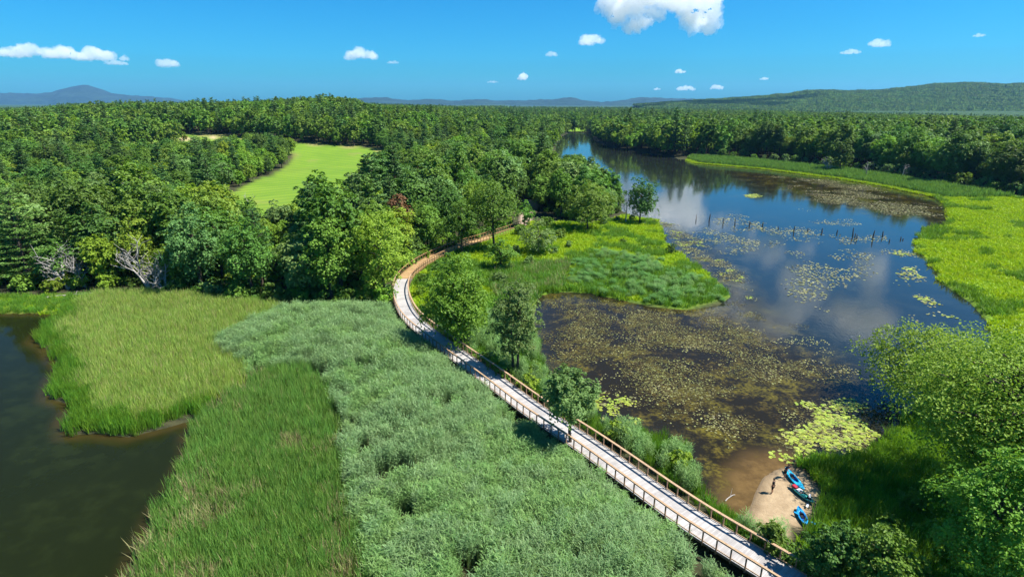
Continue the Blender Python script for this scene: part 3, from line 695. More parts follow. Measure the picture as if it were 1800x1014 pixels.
# ------------------------------------------------------------------ marsh growth
def zone(poly, step, seed, keep=1.0, ragged=1.2, clear=2.1, dens=None, water_ok=.35, mix=0.0):
    x, y = grid_pts(poly, step, seed); r = np.random.default_rng(seed + 1)
    k = in_view(x, y, 56, 9) & (sdist(x, y, poly) > (fbm(x, y, 2.2, 2, seed) - .62) * ragged * 2.2 + (r.random(len(x)) - .5) * mix) & (bw_dist(x, y) > clear) & (sdist(x, y, BEACH) < -.7)
    if dens is not None: k &= r.random(len(x)) < dens(x, y)
    k &= r.random(len(x)) < keep
    x, y = x[k], y[k]; sd_ = shore(x, y); k = sd_ < water_ok; x, y, sd_ = x[k], y[k], sd_[k]
    return np.stack([x, y, np.maximum(ground(x, y, sd_), -.12) - .05], 1), r
def grow(name, label, poly, step, seed, protos, smin, smax, hmul=None, pick=None, **kw):
    pts, r = zone(poly, step, seed, **kw); n = len(pts)
    s = r.uniform(smin, smax, n); sc = np.stack([s, s, s], 1)
    if hmul is not None: sc[:, 2] *= hmul(pts[:, 0], pts[:, 1])
    idx = r.integers(0, len(protos), n) if pick is None else pick(pts[:, 0], pts[:, 1], r)
    t = r.normal(size=(n, 2)) * .05
    return scatter(name, label, pts, r.random(n) * 6.28, sc, idx, protos, t)
catA = [blades(100 + i, 75, 1.25, 1.3, 2.2, .05, .12, .22, straw=.14).mesh('cattail', [M['reed_yellow'], M['reed_straw']]) for i in range(3)]
catG = [blades(110 + i, 75, 1.2, 1.5, 2.4, .05, .12, .22, straw=.05).mesh('cattail', [M['reed_green'], M['reed_straw']]) for i in range(3)]
catS = [blades(115 + i, 55, 1.2, 1.3, 2.1, .05, .16, .3, straw=.5).mesh('cattail', [M['reed_green'], M['reed_straw']]) for i in range(2)]
catL = [blades(118 + i, 70, 1.2, 1.3, 2.1, .05, .12, .22).mesh('cattail', [M['grass_green']]) for i in range(2)]
phr = [phrag(120 + i, 40, 1.25, 2.0, 3.2, .42, .028, .95).mesh('reed', [M['reed_grey'], M['reed_straw']]) for i in range(3)]
phrg = [phrag(126 + i, 34, 1.25, 1.8, 2.9, .42, .03, .9).mesh('reed', [M['reed_mid'], M['reed_straw']]) for i in range(2)]
phb = [phrag(130 + i, 24, 1.4, 1.9, 2.9, .5, .06).mesh('reed', [M['reed_blue'], M['reed_straw']]) for i in range(3)]
mea = [blades(140 + i, 70, 1.7, .25, .75, .13, .35, .7).mesh('tuft', [M['meadow_leaf']]) for i in range(3)]
meas = [blades(144 + i, 60, 1.5, .5, 1.3, .10, .25, .6).mesh('tuft', [M['meadow_dark']]) for i in range(2)]
gra = [blades(150 + i, 70, 1.3, .7, 1.5, .055, .3, .6).mesh('tuft', [M['grass_green']]) for i in range(3)]
grb = [blades(157 + i, 70, 1.3, .6, 1.3, .06, .3, .6).mesh('tuft', [M['grass_bright']]) for i in range(2)]
sed = [blades(154 + i, 70, 1.3, .8, 1.6, .06, .2, .4, straw=.4).mesh('tuft', [M['reed_green'], M['reed_straw']]) for i in range(2)]

def pA(x, y, r):     # light rim towards the pond, straw flecks inside
    e = sdist(x, y, POND) > -1.2 - 3.5 * fbm(x, y, 4, 3, 3) * (.4 + r.random(len(x))); return np.where(e, 3 + r.integers(0, 2, len(x)), r.integers(0, 3, len(x)))
grow('cattail_bed', 'pale yellow green cattail bed jutting into the dark pond', Z['A'], .80, 1, catA + catL, .85, 1.1, mix=3, pick=pA)
def pB(x, y, r):
    q = fbm(x, y, 7, 3, 9) + .25 * (fbm(x, y, 1.5, 2, 5) - .5); k = np.where(q > .565, 3, 0)
    k = np.where(r.random(len(x)) < S(.50, .66, q) * .8, 3, 0); return np.where(k == 3, 3 + r.integers(0, 2, len(x)), r.integers(0, 3, len(x)))
grow('cattail_bed', 'deep green cattail bed with straw coloured patches beside the pond', Z['B'], .78, 2, catG + catS, .85, 1.12, ragged=2.5, mix=5, pick=pB)
def pC(x, y, r):
    q = fbm(x, y, 9, 3, 21) + .003 * (60 - y); return np.where(r.random(len(x)) < .12 + .75 * S(.46, .70, q), 3 + r.integers(0, 2, len(x)), r.integers(0, 3, len(x)))
grow('reed_bed', 'tall grey green reed bed left of the boardwalk', Z['C'], .74, 3, phr + phrg, .8, 1.1, ragged=3.5, mix=4, hmul=lambda x, y: (.66 + .62 * fbm(x, y, 4, 3, 7)) * (.68 + .32 * S(0, 6, sdist(x, y, Z['C']))), clear=2.75, pick=pC, dens=lambda x, y: np.clip(1.0 - 1.6 * S(.60, .74, fbm(x, y, 3.2, 3, 33)) * S(90, 60, y), .06, 1))
grow('reed_bed', 'grey green reed clump hard against the near left side of the boardwalk', P([(1232,1004),(1330,1046),(1900,1460),(1300,1460)]), .78, 14, phr + phrg, .6, .8, clear=3.5)
grow('reed_bed', 'blue green reed bed along the shore of the peninsula meadow', Z['D'], .85, 4, phb[:2] + gra + phrg[:1] + gra, .65, 1.0, hmul=lambda x, y: (.35 + .7 * fbm(x, y, 5, 3, 8)) * (.55 + .45 * S(0, 5, sdist(x, y, Z['D']))), ragged=7, mix=5, dens=lambda x, y: (.25 + .75 * S(0, 5, sdist(x, y, Z['D']))) * (1 - .7 * S(.52, .68, fbm(x, y, 5, 3, 77))))
grow('sedge', 'dull green and brown sedge in front of the peninsula meadow', Z['E'], .95, 5, sed + gra, .9, 1.4)
grow('tall_grass', 'lush green grass and reeds between the boardwalk and the lily pads', Z['G'], .75, 6, phrg + gra + catL, .6, 1.0, clear=1.9)
grow('tall_grass', 'bright green grass behind the sandy kayak landing', Z['Hh'], .72, 7, grb + catL[:1] + gra[:1] + grb, .7, 1.15)
grow('meadow_plants', 'vivid yellow green marsh meadow on the right river bank', Z['RM'], 1.35, 8, mea + meas, .9, 1.5, ragged=2, hmul=lambda x, y: .6 + .9 * fbm(x, y, 8, 3, 12),
     pick=lambda x, y, r: np.where(fbm(x, y, 9, 4, 14) + .25 * S(-5, 0, sdist(x, y, RIVER)) > .66, 3 + r.integers(0, 2, len(x)), r.integers(0, 3, len(x))))
grow('meadow_plants', 'bright green marsh meadow on the wooded peninsula', Z['PM'], 1.2, 9, mea + meas + gra, .8, 1.3, dens=lambda x, y: np.where((sdist(x, y, Z['D']) > 30) | inside(x, y, Z['E']), 0, 1),
     pick=lambda x, y, r: np.where(fbm(x, y, 6, 4, 24) + .004 * (150 - y) > .60, 3 + r.integers(0, 5, len(x)), r.integers(0, 3, len(x))))
grow('meadow_plants', 'yellow green grass strip at the edge of the left wood', Z['LM'], .9, 10, gra + mea[:1], .6, 1.0)
grow('reed_fringe', 'narrow green reed fringe along the far right bank', Z['FB'], 1.3, 12, [blades(160 + i, 40, 2.0, 1.3, 2.3, .16, .1, .2).mesh('fringe', [M['reed_green']]) for i in range(2)] + mea[:1], .9, 1.4, clear=0,
     pick=lambda x, y, r: np.where(sdist(x, y, RIVER) > -3.2, 2, r.integers(0, 2, len(x))))
# grass under the mown edge of the wood, and along the far shore meadow
ML = P([(165,518),(260,515),(330,522),(460,530),(480,545),(440,545),(330,532),(250,524)])
grow('tall_grass', 'bright grass strip between the cattails and the left wood', ML, .9, 13, gra, .7, 1.1)

# ------------------------------------------------------------------ lily pads
def pads(seed, n, area, rmin, rmax, m1, m2):
    r = np.random.default_rng(seed); mb = MB()
    for i in range(n):
        a, q = r.random() * 6.28, area * math.sqrt(r.random()); c = np.array([math.cos(a) * q, math.sin(a) * q, r.uniform(.012, .05)])
        R_ = r.uniform(rmin, rmax); k = 8; an = r.random() * 6.28 + np.linspace(.3, 6.0, k)
        t = r.normal(size=2) * .10; V = [c] + [c + np.array([math.cos(u) * R_, math.sin(u) * R_, R_ * (math.cos(u) * t[0] + math.sin(u) * t[1])]) for u in an]
        mb.add(V, [[0, j, j + 1, j + 1] for j in range(1, k)], 0 if r.random() < .7 else 1)
    return mb.mesh('pads', [m1, m2])
M['pad_glint'] = leaf_mat('pad_glint', (.20, .19, .085), (.32, .30, .16), .05, .03, .4, .6)  # paler pad colour stands in for light glinting off the pads
M['pad_brown'] = leaf_mat('pad_brown', (.045, .034, .009), (.085, .072, .014), .05, .04, .5, .3)
padB = [pads(220 + i, 46, 1.7, .04, .11, M['pad_brown'], M['pad_olive']) for i in range(3)]
padY = [pads(200 + i, 16, 1.0, .12, .24, M['pad_yellow'], M['pad_olive']) for i in range(3)]
padO = [pads(210 + i, 6, 1.5, .07, .17, M['pad_olive'], M['pad_glint']) for i in range(3)]
def padzone(name, label, poly, step, seed, protos, thr, sc=12., edge=4., lo=.8, hi=1.3):
    x, y = grid_pts(poly, step, seed); r = np.random.default_rng(seed)
    sdp = sdist(x, y, poly); q = .6 * fbm(x, y, sc, 3, seed) + .4 * fbm(x, y, sc * .22, 3, seed + 5)
    k = in_view(x, y, 52) & (sdist(x, y, RIVER) > .4) & (q + .12 * (S(0, edge * 2, sdp) - 1) * 1.6 > thr)
    x, y = x[k], y[k]; n = len(x)
    return scatter(name, label, np.stack([x, y, np.full(n, .004)], 1), r.random(n) * 6.28, r.uniform(lo, hi, n), r.integers(0, len(protos), n), protos)
padzone('lily_pads', 'dense yellow lily pads floating beside the kayak landing', P([(1340,740),(1420,705),(1515,705),(1560,760),(1525,815),(1415,820),(1364,815)]), .75, 31, padY + padB[:1], .37, 4)
padzone('lily_pads', 'yellow lily pads floating just behind the thin boardwalk tree', P([(955,640),(1010,650),(1090,690),(1150,735),(1180,770),(1110,765),(1040,742),(965,690)]), .85, 32, padY, .42, 8)
padzone('lily_pads', 'olive lily pad carpet off the end of the peninsula meadow', P([(1155,388),(1180,392),(1225,420),(1280,455),(1320,510),(1330,560),(1280,540),(1215,470),(1165,440)]), 1.0, 33, padY[:1] + padO + padB, .36, 14)
padzone('floating_weed', 'brown olive weed mat over the dark shallows beside the boardwalk', P([(935,508),(1100,520),(1290,545),(1420,575),(1500,640),(1490,720),(1380,800),(1330,840),(1270,890),(1215,860),(1170,775),(1000,700)]), 1.15, 41, padB, .50, 6)
padzone('lily_pads', 'scattered lily pads with pale glints over the dark weedy shallows', P([(935,510),(1290,545),(1500,600),(1600,640),(1510,740),(1350,860),(1230,870),(1180,775),(1000,700)]), .8, 34, padO, .615, 4, lo=.5, hi=1.0)
padzone('lily_pads', 'drifts of green lily pads along the right meadow shore', P([(1560,410),(1620,405),(1640,470),(1700,530),(1760,620),(1640,680),(1560,600),(1540,480)]), 1.15, 35, padY[:1] + padO, .50, 14, lo=1.0, hi=1.6)
padzone('lily_pads', 'sparse lily pads in the middle of the river by the old posts', P([(1200,380),(1400,360),(1600,395),(1560,500),(1500,620),(1330,560)]), 1.4, 36, padO, .585, 12, lo=1.0, hi=1.7)
padzone('lily_pads', 'yellowish lily pads under the far right bank', P([(1330,305),(1480,318),(1655,348),(1660,385),(1560,380),(1420,350)]), 1.6, 37, padO + padB + padB, .49, 20, lo=1.3, hi=2.2)
padzone('lily_pads', 'small round lily pad island alone in the far blue water', P([(1312,343),(1330,341),(1337,345),(1328,348),(1314,347)]), 1.0, 38, padY, .2, 10, lo=1.2, hi=1.6)
# ------------------------------------------------------------------ trees
def tree_obj(name, label, cat, pair, leafm, loc, rz, group=None, sc=1.0):
    rt = root(name, label, cat, loc, rz, group, sc)
    link('trunk', pair[0], rt); link('crown', pair[1], rt); return rt
def pair_of(gen, leafm): return gen[0].mesh('trunk', M['bark'], True), gen[1].mesh('crown', M[leafm])
BL = [('dark', 'leaf_dark', broadleaf(1, 15.5, 5.4, 46, 8200, .29, .14)), ('mid', 'leaf_mid', broadleaf(2, 14.5, 5.8, 48, 8600, .29, .12)),
      ('mid', 'leaf_mid', broadleaf(3, 17.0, 5.2, 50, 8400, .29, .16, shape=1.2)), ('light', 'leaf_light', broadleaf(4, 13.5, 5.3, 44, 8000, .28, .11)),
      ('grey', 'leaf_grey', broadleaf(5, 15.0, 5.0, 38, 7000, .28, .14, loose=.3)), ('dark', 'leaf_dark', broadleaf(6, 16.5, 6.0, 54, 9200, .30, .13)),
      ('light', 'leaf_light', broadleaf(8, 11.5, 4.6, 36, 6500, .27, .08)),
      ('yellow', 'leaf_yellow', broadleaf(9, 13.5, 5.0, 30, 6500, .28, .10, loose=.3)), ('mid', 'leaf_mid', broadleaf(10, 17.5, 4.0, 44, 7000, .28, .08, shape=1.6)), ('grey', 'leaf_grey', broadleaf(14, 13, 6.3, 30, 7800, .29, .18, shape=.4))]
PN = [('dark', 'needle_dark', pine(11, 19, 3.9, 5200, .30)), ('mid', 'needle_mid', pine(12, 17, 3.7, 5000, .30, step=1.1)), ('dark', 'needle_dark', pine(13, 21, 4.1, 5600, .31, low=.25, step=1.25))]
BLP = [(t, lm, pair_of(g, lm), joined(g, lm)) for t, lm, g in BL]; PNP = [(t, lm, pair_of(g, lm), joined(g, lm)) for t, lm, g in PN]
LOW = [joined(broadleaf(20 + i, Ht, Rc, 26, 1500, .55, .10, limbs=4), lm) for i, (Ht, Rc, lm) in enumerate([(15.5, 5.6, 'leaf_dark'), (14.5, 5.9, 'leaf_mid'), (15.5, 5.4, 'leaf_mid'), (13.5, 5.6, 'leaf_light'), (14.5, 5.3, 'leaf_mid')])] + \
      [joined(pine(30 + i, Ht, 3.8, 900, .62, step=1.6), lm) for i, (Ht, lm) in enumerate([(20, 'needle_dark'), (18, 'needle_mid')])]
def patch(seed):
    r = np.random.default_rng(seed); mb = MB()
    for i in range(26):
        x, y = r.uniform(-21, 21, 2); pn = r.random() < .25; Ht = r.uniform(12, 18) + (3 if pn else 0); n = 130
        d = sph(r, n); d[:, 2] = np.abs(d[:, 2]); q = r.random(n) ** .25
        if pn:
            t = r.random(n); pos = np.stack([x + d[:, 0] * 3.6 * (1 - t) , y + d[:, 1] * 3.6 * (1 - t), Ht * (.3 + .7 * t)], 1)
        else:
            irr = 1 + .25 * np.sin(d[:, 0] * 6 + i) * np.sin(d[:, 1] * 6)
            pos = np.array([x, y, Ht * .45]) + d * (q * irr)[:, None] * np.array([4.8, 4.8, Ht * .52])
        rhombs(mb, pos, d * .7 + np.array([0, 0, .5]) + r.normal(size=(n, 3)) * .35, 1.15 * r.uniform(.7, 1.2, n), .7, r, 2 if pn else (0 if r.random() < .6 else 1))
    return mb.mesh('patch', [M['leaf_mid'], M['leaf_dark'], M['needle_dark']])
PATCH = [patch(40 + i) for i in range(4)]

SPECIAL = []       # footprints kept clear of the sampled wood
def special(px, py, top, wpx, label, gen, lm, name='broadleaf_tree', cat='tree', low=.1, nl=7000, leaf=.17, nc=46, group=None, seed=0, z=None, **kw):
    b = at_land(px, py); b[2] = gz(b[0], b[1]); hh = hfrom(b, top); rc = wpx / F * depth(b + [0, 0, hh * .5]) / 2
    SPECIAL.append((b[0], b[1], rc))
    g = gen(seed, hh, rc, nl=nl, leaf=leaf, low=low, **({} if gen is pine else dict(nc=nc)), **kw)
    return tree_obj(name, label, cat, pair_of(g, lm), lm, tuple(b), 0, group)
special(806, 616, 452, 122, 'bright green dense tree right beside the boardwalk bend, the bigger of two there', broadleaf, 'leaf_light', seed=301, nl=17000, leaf=.18, nc=60, low=.03, stems=2)
special(905, 664, 496, 96, 'loose greyish green tree right of the bright tree by the boardwalk', broadleaf, 'leaf_grey', seed=302, nl=9000, leaf=.16, nc=44, low=.10, loose=.35, stems=2)
special(1001, 789, 652, 100, 'small thin trunked tree growing against the left railing of the boardwalk', broadleaf, 'leaf_grey', seed=303, nl=12000, leaf=.14, nc=34, low=.36, loose=.4, limbs=12)
special(676, 528, 376, 104, 'light green maple at the outside of the boardwalk bend', broadleaf, 'leaf_light', seed=304, nl=10000, leaf=.19, nc=60, low=.06)
special(585, 530, 385, 95, 'broad mid green tree at the wood edge behind the grey green reeds', broadleaf, 'leaf_mid', seed=305, nl=9000, leaf=.2, nc=56, low=.05)
special(708, 450, 342, 46, 'rusty brown dying tree among the green crowns near the boardwalk bend', broadleaf, 'leaf_rust', seed=306, nl=3600, leaf=.2, nc=26, low=.25)
special(1125, 386, 314, 58, 'dark tree alone on the tip of the wooded point', broadleaf, 'leaf_dark', seed=307, nl=5200, leaf=.25, nc=36, low=.08)
special(812, 446, 352, 66, 'leaning broadleaf tree standing in front of the golden boardwalk section', broadleaf, 'leaf_mid', seed=308, nl=6500, leaf=.2, nc=44, low=.12)
special(868, 440, 315, 92, 'tall spreading tree right over the end of the golden boardwalk', broadleaf, 'leaf_mid', seed=309, nl=9000, leaf=.22, nc=60, low=.22)
special(1032, 404, 318, 88, 'big rounded tree at the back of the peninsula meadow', broadleaf, 'leaf_mid', seed=310, nl=8500, leaf=.25, nc=56, low=.03)
special(946, 446, 384, 74, 'low spreading tree at the left end of the peninsula meadow', broadleaf, 'leaf_grey', seed=311, nl=5000, leaf=.2, nc=34, low=.08, loose=.3)
special(880, 474, 420, 60, 'small bushy tree beside the golden boardwalk, nearest the sedge', broadleaf, 'leaf_mid', seed=312, nl=4500, leaf=.19, nc=30, low=.04)
special(445, 520, 385, 92, 'tall layered dark tree at the wood edge behind the cattail bed', broadleaf, 'leaf_dark', seed=313, nl=8000, leaf=.2, nc=54, low=.05)
special(355, 512, 360, 100, 'grey green broad tree at the wood edge left of the tall dark one', broadleaf, 'leaf_grey', seed=314, nl=8000, leaf=.22, nc=54, low=.10)
special(250, 498, 385, 74, 'yellow green tree behind the bleached dead branches', broadleaf, 'leaf_yellow', seed=315, nl=5500, leaf=.2, nc=40, low=.06)
special(922, 398, 352, 34, 'slim tree in front of the sandy path end', broadleaf, 'leaf_mid', seed=334, nl=3500, leaf=.2, nc=26, low=.05)
special(55, 500, 330, 120, 'tall dark pine at the far left of the pond edge', pine, 'needle_mid', 'pine_tree', seed=316, nl=8000, leaf=.24, low=.08)
special(355, 330, 240, 62, 'dark tiered pine standing tall in the left wood below the bare sand patch', pine, 'needle_dark', 'pine_tree', seed=317, nl=5500, leaf=.32, low=.05)
special(1475, 300, 245, 40, 'dark tree with grey bare limbs at its foot on the far right bank', broadleaf, 'leaf_dark', seed=318, nl=4000, leaf=.4, nc=34)
special(752, 438, 362, 66, 'round tree just behind the start of the golden boardwalk', broadleaf, 'leaf_mid', seed=330, nl=6500, leaf=.22, nc=44, low=.04)
special(722, 448, 412, 40, 'smaller dark tree tight behind the boardwalk bend', broadleaf, 'leaf_dark', seed=331, nl=4500, leaf=.22, nc=34, low=.04)
special(792, 412, 335, 64, 'tall mid green tree behind the middle of the golden boardwalk', broadleaf, 'leaf_dark', seed=332, nl=6500, leaf=.23, nc=44, low=.06)
special(838, 398, 318, 66, 'light topped tree behind the far half of the golden boardwalk', broadleaf, 'leaf_light', seed=333, nl=6500, leaf=.23, nc=44, low=.06)
# foreground right
special(1748, 903, 590, 372, 'huge bright leafy tree filling the right foreground', broadleaf, 'leaf_fresh', seed=320, nl=56000, leaf=.125, nc=64, low=.10, stems=3, limbs=26, loose=.3, shape=1.2)
special(1628, 712, 582, 235, 'leafy tree leaning out over the water left of the huge foreground tree', broadleaf, 'leaf_fresh', seed=321, nl=20000, leaf=.15, nc=64, low=.08, stems=2)
special(1830, 780, 590, 200, 'leafy tree half out of the frame behind the huge foreground tree', broadleaf, 'leaf_light', seed=322, nl=16000, leaf=.12, nc=70, low=.06)
special(1715, 1085, 800, 190, 'airy bright tree at the bottom edge below the huge foreground tree', broadleaf, 'leaf_fresh', seed=323, nl=22000, leaf=.115, nc=40, low=.12, stems=2, shape=1.4, loose=.5)
special(1452, 1042, 925, 104, 'dark leafy bush tree shading the near end of the boardwalk', broadleaf, 'leaf_dark', seed=340, nl=9000, leaf=.12, nc=40, low=.02, stems=2, loose=.4)
special(1535, 1078, 940, 125, 'mid green bush tree at the bottom edge right of the dark one', broadleaf, 'leaf_mid', seed=341, nl=9000, leaf=.12, nc=40, low=.02, stems=2, loose=.4)
special(1352, 978, 922, 56, 'low dark bush tree between the boardwalk and the sandy landing', broadleaf, 'leaf_mid', seed=342, nl=6000, leaf=.11, nc=30, low=.02, stems=2, loose=.4)
special(1800, 1060, 880, 200, 'bushy bright tree at the bottom right corner below the huge tree', broadleaf, 'leaf_light', seed=324, nl=16000, leaf=.14, nc=60, low=.04)

def wood_points(r0, r1, step, seed):
    xm = r1 * math.sin(rad(56)); xs, ys = np.meshgrid(np.arange(-xm, xm, step), np.arange(20, r1, step)); r = np.random.default_rng(seed)
    x, y = xs.ravel(), ys.ravel(); x = x + np.where((ys.ravel() / step).astype(int) % 2, .5, 0) * step + r.uniform(-.38, .38, len(x)) * step; y = y + r.uniform(-.38, .38, len(y)) * step
    d = np.hypot(x, y); k = (d > r0) & (d <= r1) & (np.abs(np.arctan2(x, y)) < rad(55)); x, y = x[k], y[k]
    k = ~inside(x, y, OPEN); x, y = x[k], y[k]
    if r0 < 1000:
        k = (sdist(x, y, RIVER) < -2.2) & (sdist(x, y, FIELD) < -.5) & (sdist(x, y, FARMEADOW) < -1) & (bw_dist(x, y) > 2.9) & (seg_dist(x, y, PATH) > 2.6) & (sdist(x, y, SANDTRAP) < -1); x, y = x[k], y[k]
        for a, b, c in SPECIAL:
            k = np.hypot(x - a, y - b) > c * .8; x, y = x[k], y[k]
    return x, y, r
x1, y1, r1 = wood_points(60, 340, 6.5, 71); x2, y2, r2 = wood_points(340, 900, 8.3, 72); x3, y3, r3 = wood_points(900, 1700, 11.5, 73)
def kinds(x, y, r):
    pn = np.where(x < -25, .17, np.where(x > .28 * y, .06, .10)) * (.35 + 1.5 * fbm(x, y, 45, 3, 5)); pn = np.where(y > 900, .3, pn)
    return r.random(len(x)) < pn
X = np.concatenate([x1, x2]); Y = np.concatenate([y1, y2]); RR = np.random.default_rng(77)
PI_ = kinds(X, Y, RR); D = np.hypot(X, Y); tone = fbm(X, Y, 30, 3, 91) + RR.normal(size=len(X)) * .15
ZZ = ground(X, Y); SCL = RR.uniform(.66, 1.22, len(X)) * np.where(D > 340, 1.15, 1.0) * np.where((X > 80) & (D < 600), 1.16, 1.0); ROT = RR.random(len(X)) * 6.28
edge = (np.abs(seg_dist(X, Y, OPEN, True)) < 5.0) & (D < 240); SCL = np.where(edge, SCL * .82, SCL) * np.where((X < -40) & (D > 170) & (D < 420), .84, 1.0)
_c1 = np.array([(190,249),(386,249),(392,236),(470,236),(506,238)]); _c2 = np.array([(395,352),(430,342),(480,366),(520,350),(560,338),(600,322),(640,294),(672,264),(700,235)])
_c3 = np.array([(955,262),(975,277),(1016,272),(1060,295),(1090,330),(1112,375)]); KEEP = np.ones(len(X), bool)
for i in np.where(D < 460)[0]:
    b = (X[i], Y[i], ZZ[i]); px = proj(b)[0]
    cap = _c3 if px > 955 and px < 1115 and D[i] < 436 else _c2 if (D[i] < 215 and 395 < px < 700) else (_c1 if 190 < px < 506 and D[i] >= 170 else None)
    if cap is None: continue
    mx = hfrom(b, np.interp(px, cap[:, 0], cap[:, 1])); h0 = 19.0 if PI_[i] else 14.5
    if PI_[i] and mx < 13: PI_[i] = False; h0 = 14.5
    if SCL[i] * h0 > mx: SCL[i] = mx / h0 * RR.uniform(.86, 1.0)
    if SCL[i] < .34: KEEP[i] = False
def zcap(x, y, top):
    px = 900 + F * x / (y * cp + (H - 12) * sp); k = (CY - np.interp(px, top[:, 0], top[:, 1])) / F
    return H + y * (k * cp - sp) / (cp + k * sp)
SKYL = np.array([(-400,196),(0,193),(100,189),(170,178),(230,176),(300,174),(420,173),(540,170),(560,167),(590,165),(625,172),(650,184),(800,188),(1000,190),(1200,192),(1500,199),(1800,206),(2200,212)])
def skylimit(x, y, z, sc, h0):
    mx = zcap(x, y, SKYL) - z; r_ = np.random.default_rng(3).uniform(.82, 1.03, len(x)); return np.minimum(sc, np.maximum(mx, .1) / h0 * r_)
_far = D > 300; SCL[_far] = skylimit(X[_far], Y[_far], ZZ[_far], SCL[_far], np.where(PI_[_far], 19.0, 15.5)); KEEP &= SCL > .3
order = [i for i in np.argsort(D) if KEEP[i]]; nb = npn = 0; rest = []
def zone_name(x, y):
    px, py = proj((x, y, 2)); d = math.hypot(x, y)
    if px > 1190: return 'on the right river bank', 'right bank'
    if px > 1010 and d > 330: return 'beyond the river bend', 'river bend'
    if d < 175 and px < 600: return 'in the left wood behind the cattails', 'left wood edge'
    if px < 520 and d < 430: return 'in the left wood short of the mown field', 'left wood'
    if px < 1130 and d < 330: return 'in the wood between field and boardwalk', 'peninsula wood'
    return 'in the wood behind the mown field', 'field wood'
TN = dict(dark='dark green', mid='mid green', light='light green', grey='grey green', yellow='yellow green')
for i in order:
    x, y = X[i], Y[i]
    if (PI_[i] and npn >= 190) or (not PI_[i] and nb >= 262): rest.append(i); continue
    zl, zg = zone_name(x, y)
    if PI_[i]:
        k = int(RR.integers(0, 3)); t, lm, pr, _ = PNP[k]; npn += 1; size = 'tall' if SCL[i] > .97 else 'smaller'
        lb = '%s %s pine with tiered boughs %s' % (size, {'dark': 'dark', 'mid': 'mid green'}[t], zl); nm = 'pine_tree'; gp = '%s %s pines, %s' % (size, t, zg)
    else:
        q = tone[i]; k = [0, 4, 5, 8, 1, 9, 2, 3, 1, 7, 3, 6][int(np.clip((q - .27) / .46 * 12, 0, 11))]; t, lm, pr, _ = BLP[k]; nb += 1; size = 'tall' if SCL[i] > .97 else 'smaller'
        lb = '%s %s round crowned tree %s' % (size, TN[t], zl); nm = 'broadleaf_tree'; gp = '%s %s trees, %s' % (size, t, zg)
    to = tree_obj(nm, lb, 'tree', pr, lm, (x, y, ZZ[i] - .1), float(ROT[i]), gp, float(SCL[i])); to.scale = [float(SCL[i]) * q_ for q_ in (RR.uniform(.84, 1.16), RR.uniform(.84, 1.16), RR.uniform(.93, 1.07))]
rest = np.array(rest)
near = rest[D[rest] < 420]; far = rest[D[rest] >= 420]
def bpick(ii, nbl, npn, pool): 
    q = np.clip((tone[ii] - .27) / .46, 0, .999); return np.where(PI_[ii], nbl + (np.arange(len(ii)) % npn), np.array(pool)[(q * len(pool)).astype(int)])
def SC3(ii): return SCL[ii][:, None] * np.stack([RR.uniform(.84, 1.18, len(ii)), RR.uniform(.84, 1.18, len(ii)), RR.uniform(.92, 1.04, len(ii))], 1)
scatter('woodland', 'massed green crowns of the middle distance woods', np.stack([X[near], Y[near], ZZ[near] - .1], 1), ROT[near], SC3(near), bpick(near, 10, 3, [0, 4, 5, 8, 1, 9, 2, 3, 1, 7, 3, 6]), [b[3] for b in BLP] + [b[3] for b in PNP])
sf = SC3(far)
scatter('woodland', 'massed green crowns of the distant woods behind field and river', np.stack([X[far], Y[far], ZZ[far] - .1], 1), ROT[far], sf, bpick(far, 5, 2, [0, 4, 1, 2, 3]), LOW)
k3 = kinds(x3, y3, r3); z3 = land(x3, y3); s3 = skylimit(x3, y3, z3, r3.uniform(.9, 1.4, len(x3)), np.where(k3, 19.0, 15.5)); k_ = s3 > .35; x3, y3, z3, s3, k3 = x3[k_], y3[k_], z3[k_], s3[k_], k3[k_]
scatter('woodland', 'farthest fading forest reaching towards the hills', np.stack([x3, y3, z3], 1), r3.random(len(x3)) * 6.28, np.stack([np.maximum(s3, .95), np.maximum(s3, .95), s3], 1), np.where(k3, 5 + r3.integers(0, 2, len(x3)), r3.integers(0, 5, len(x3))), LOW)
x4, y4, r4 = wood_points(1700, 3000, 34, 74)
hv = HV[(HV[:, 1] < 3500) & (HV[:, 2] > -3)]; hv = hv[np.random.default_rng(5).random(len(hv)) < .55]
p4v = np.stack([x4, y4, np.minimum(land(x4, y4), zcap(x4, y4, SKYL) - 19)], 1); p4 = np.concatenate([p4v, hv - np.array([0, 0, 3])]); n4 = len(p4)
scatter('woodland', 'forest canopy clothing the valley floor and the long wooded hill', p4, r4.random(n4) * 6.28, np.where(p4[:, 1] > 2450, .8, 1.0) * r4.uniform(.85, 1.25, n4), r4.integers(0, 4, n4), PATCH)

# ------------------------------------------------------------------ undergrowth of the wood edge
ux, uy = [], []
for (a, b, c_, d_) in ((-190, 80, 60, 230),):
    gx, gy = np.meshgrid(np.arange(a, c_, 2.6), np.arange(b, d_, 2.6)); ux = gx.ravel() + RR.uniform(-1.2, 1.2, gx.size); uy = gy.ravel() + RR.uniform(-1.2, 1.2, gx.size)
nd_ = (seg_dist(ux, uy, CL[JOINT - 30::8]) < 8) & (inside(ux, uy, OPEN)) & (seg_dist(ux, uy, CL[JOINT - 30::8] - 3.0 * CN[JOINT - 30::8]) < 5.5)
k = (nd_ | ~inside(ux, uy, OPEN)) & (seg_dist(ux, uy, OPEN, True) < 26) & (sdist(ux, uy, RIVER) < -1) & (sdist(ux, uy, FIELD) < -1) & (bw_dist(ux, uy) > 2.3) & (seg_dist(ux, uy, PATH) > 4.6) & in_view(ux, uy, 52)
ux, uy = ux[k], uy[k]; nu = len(ux)
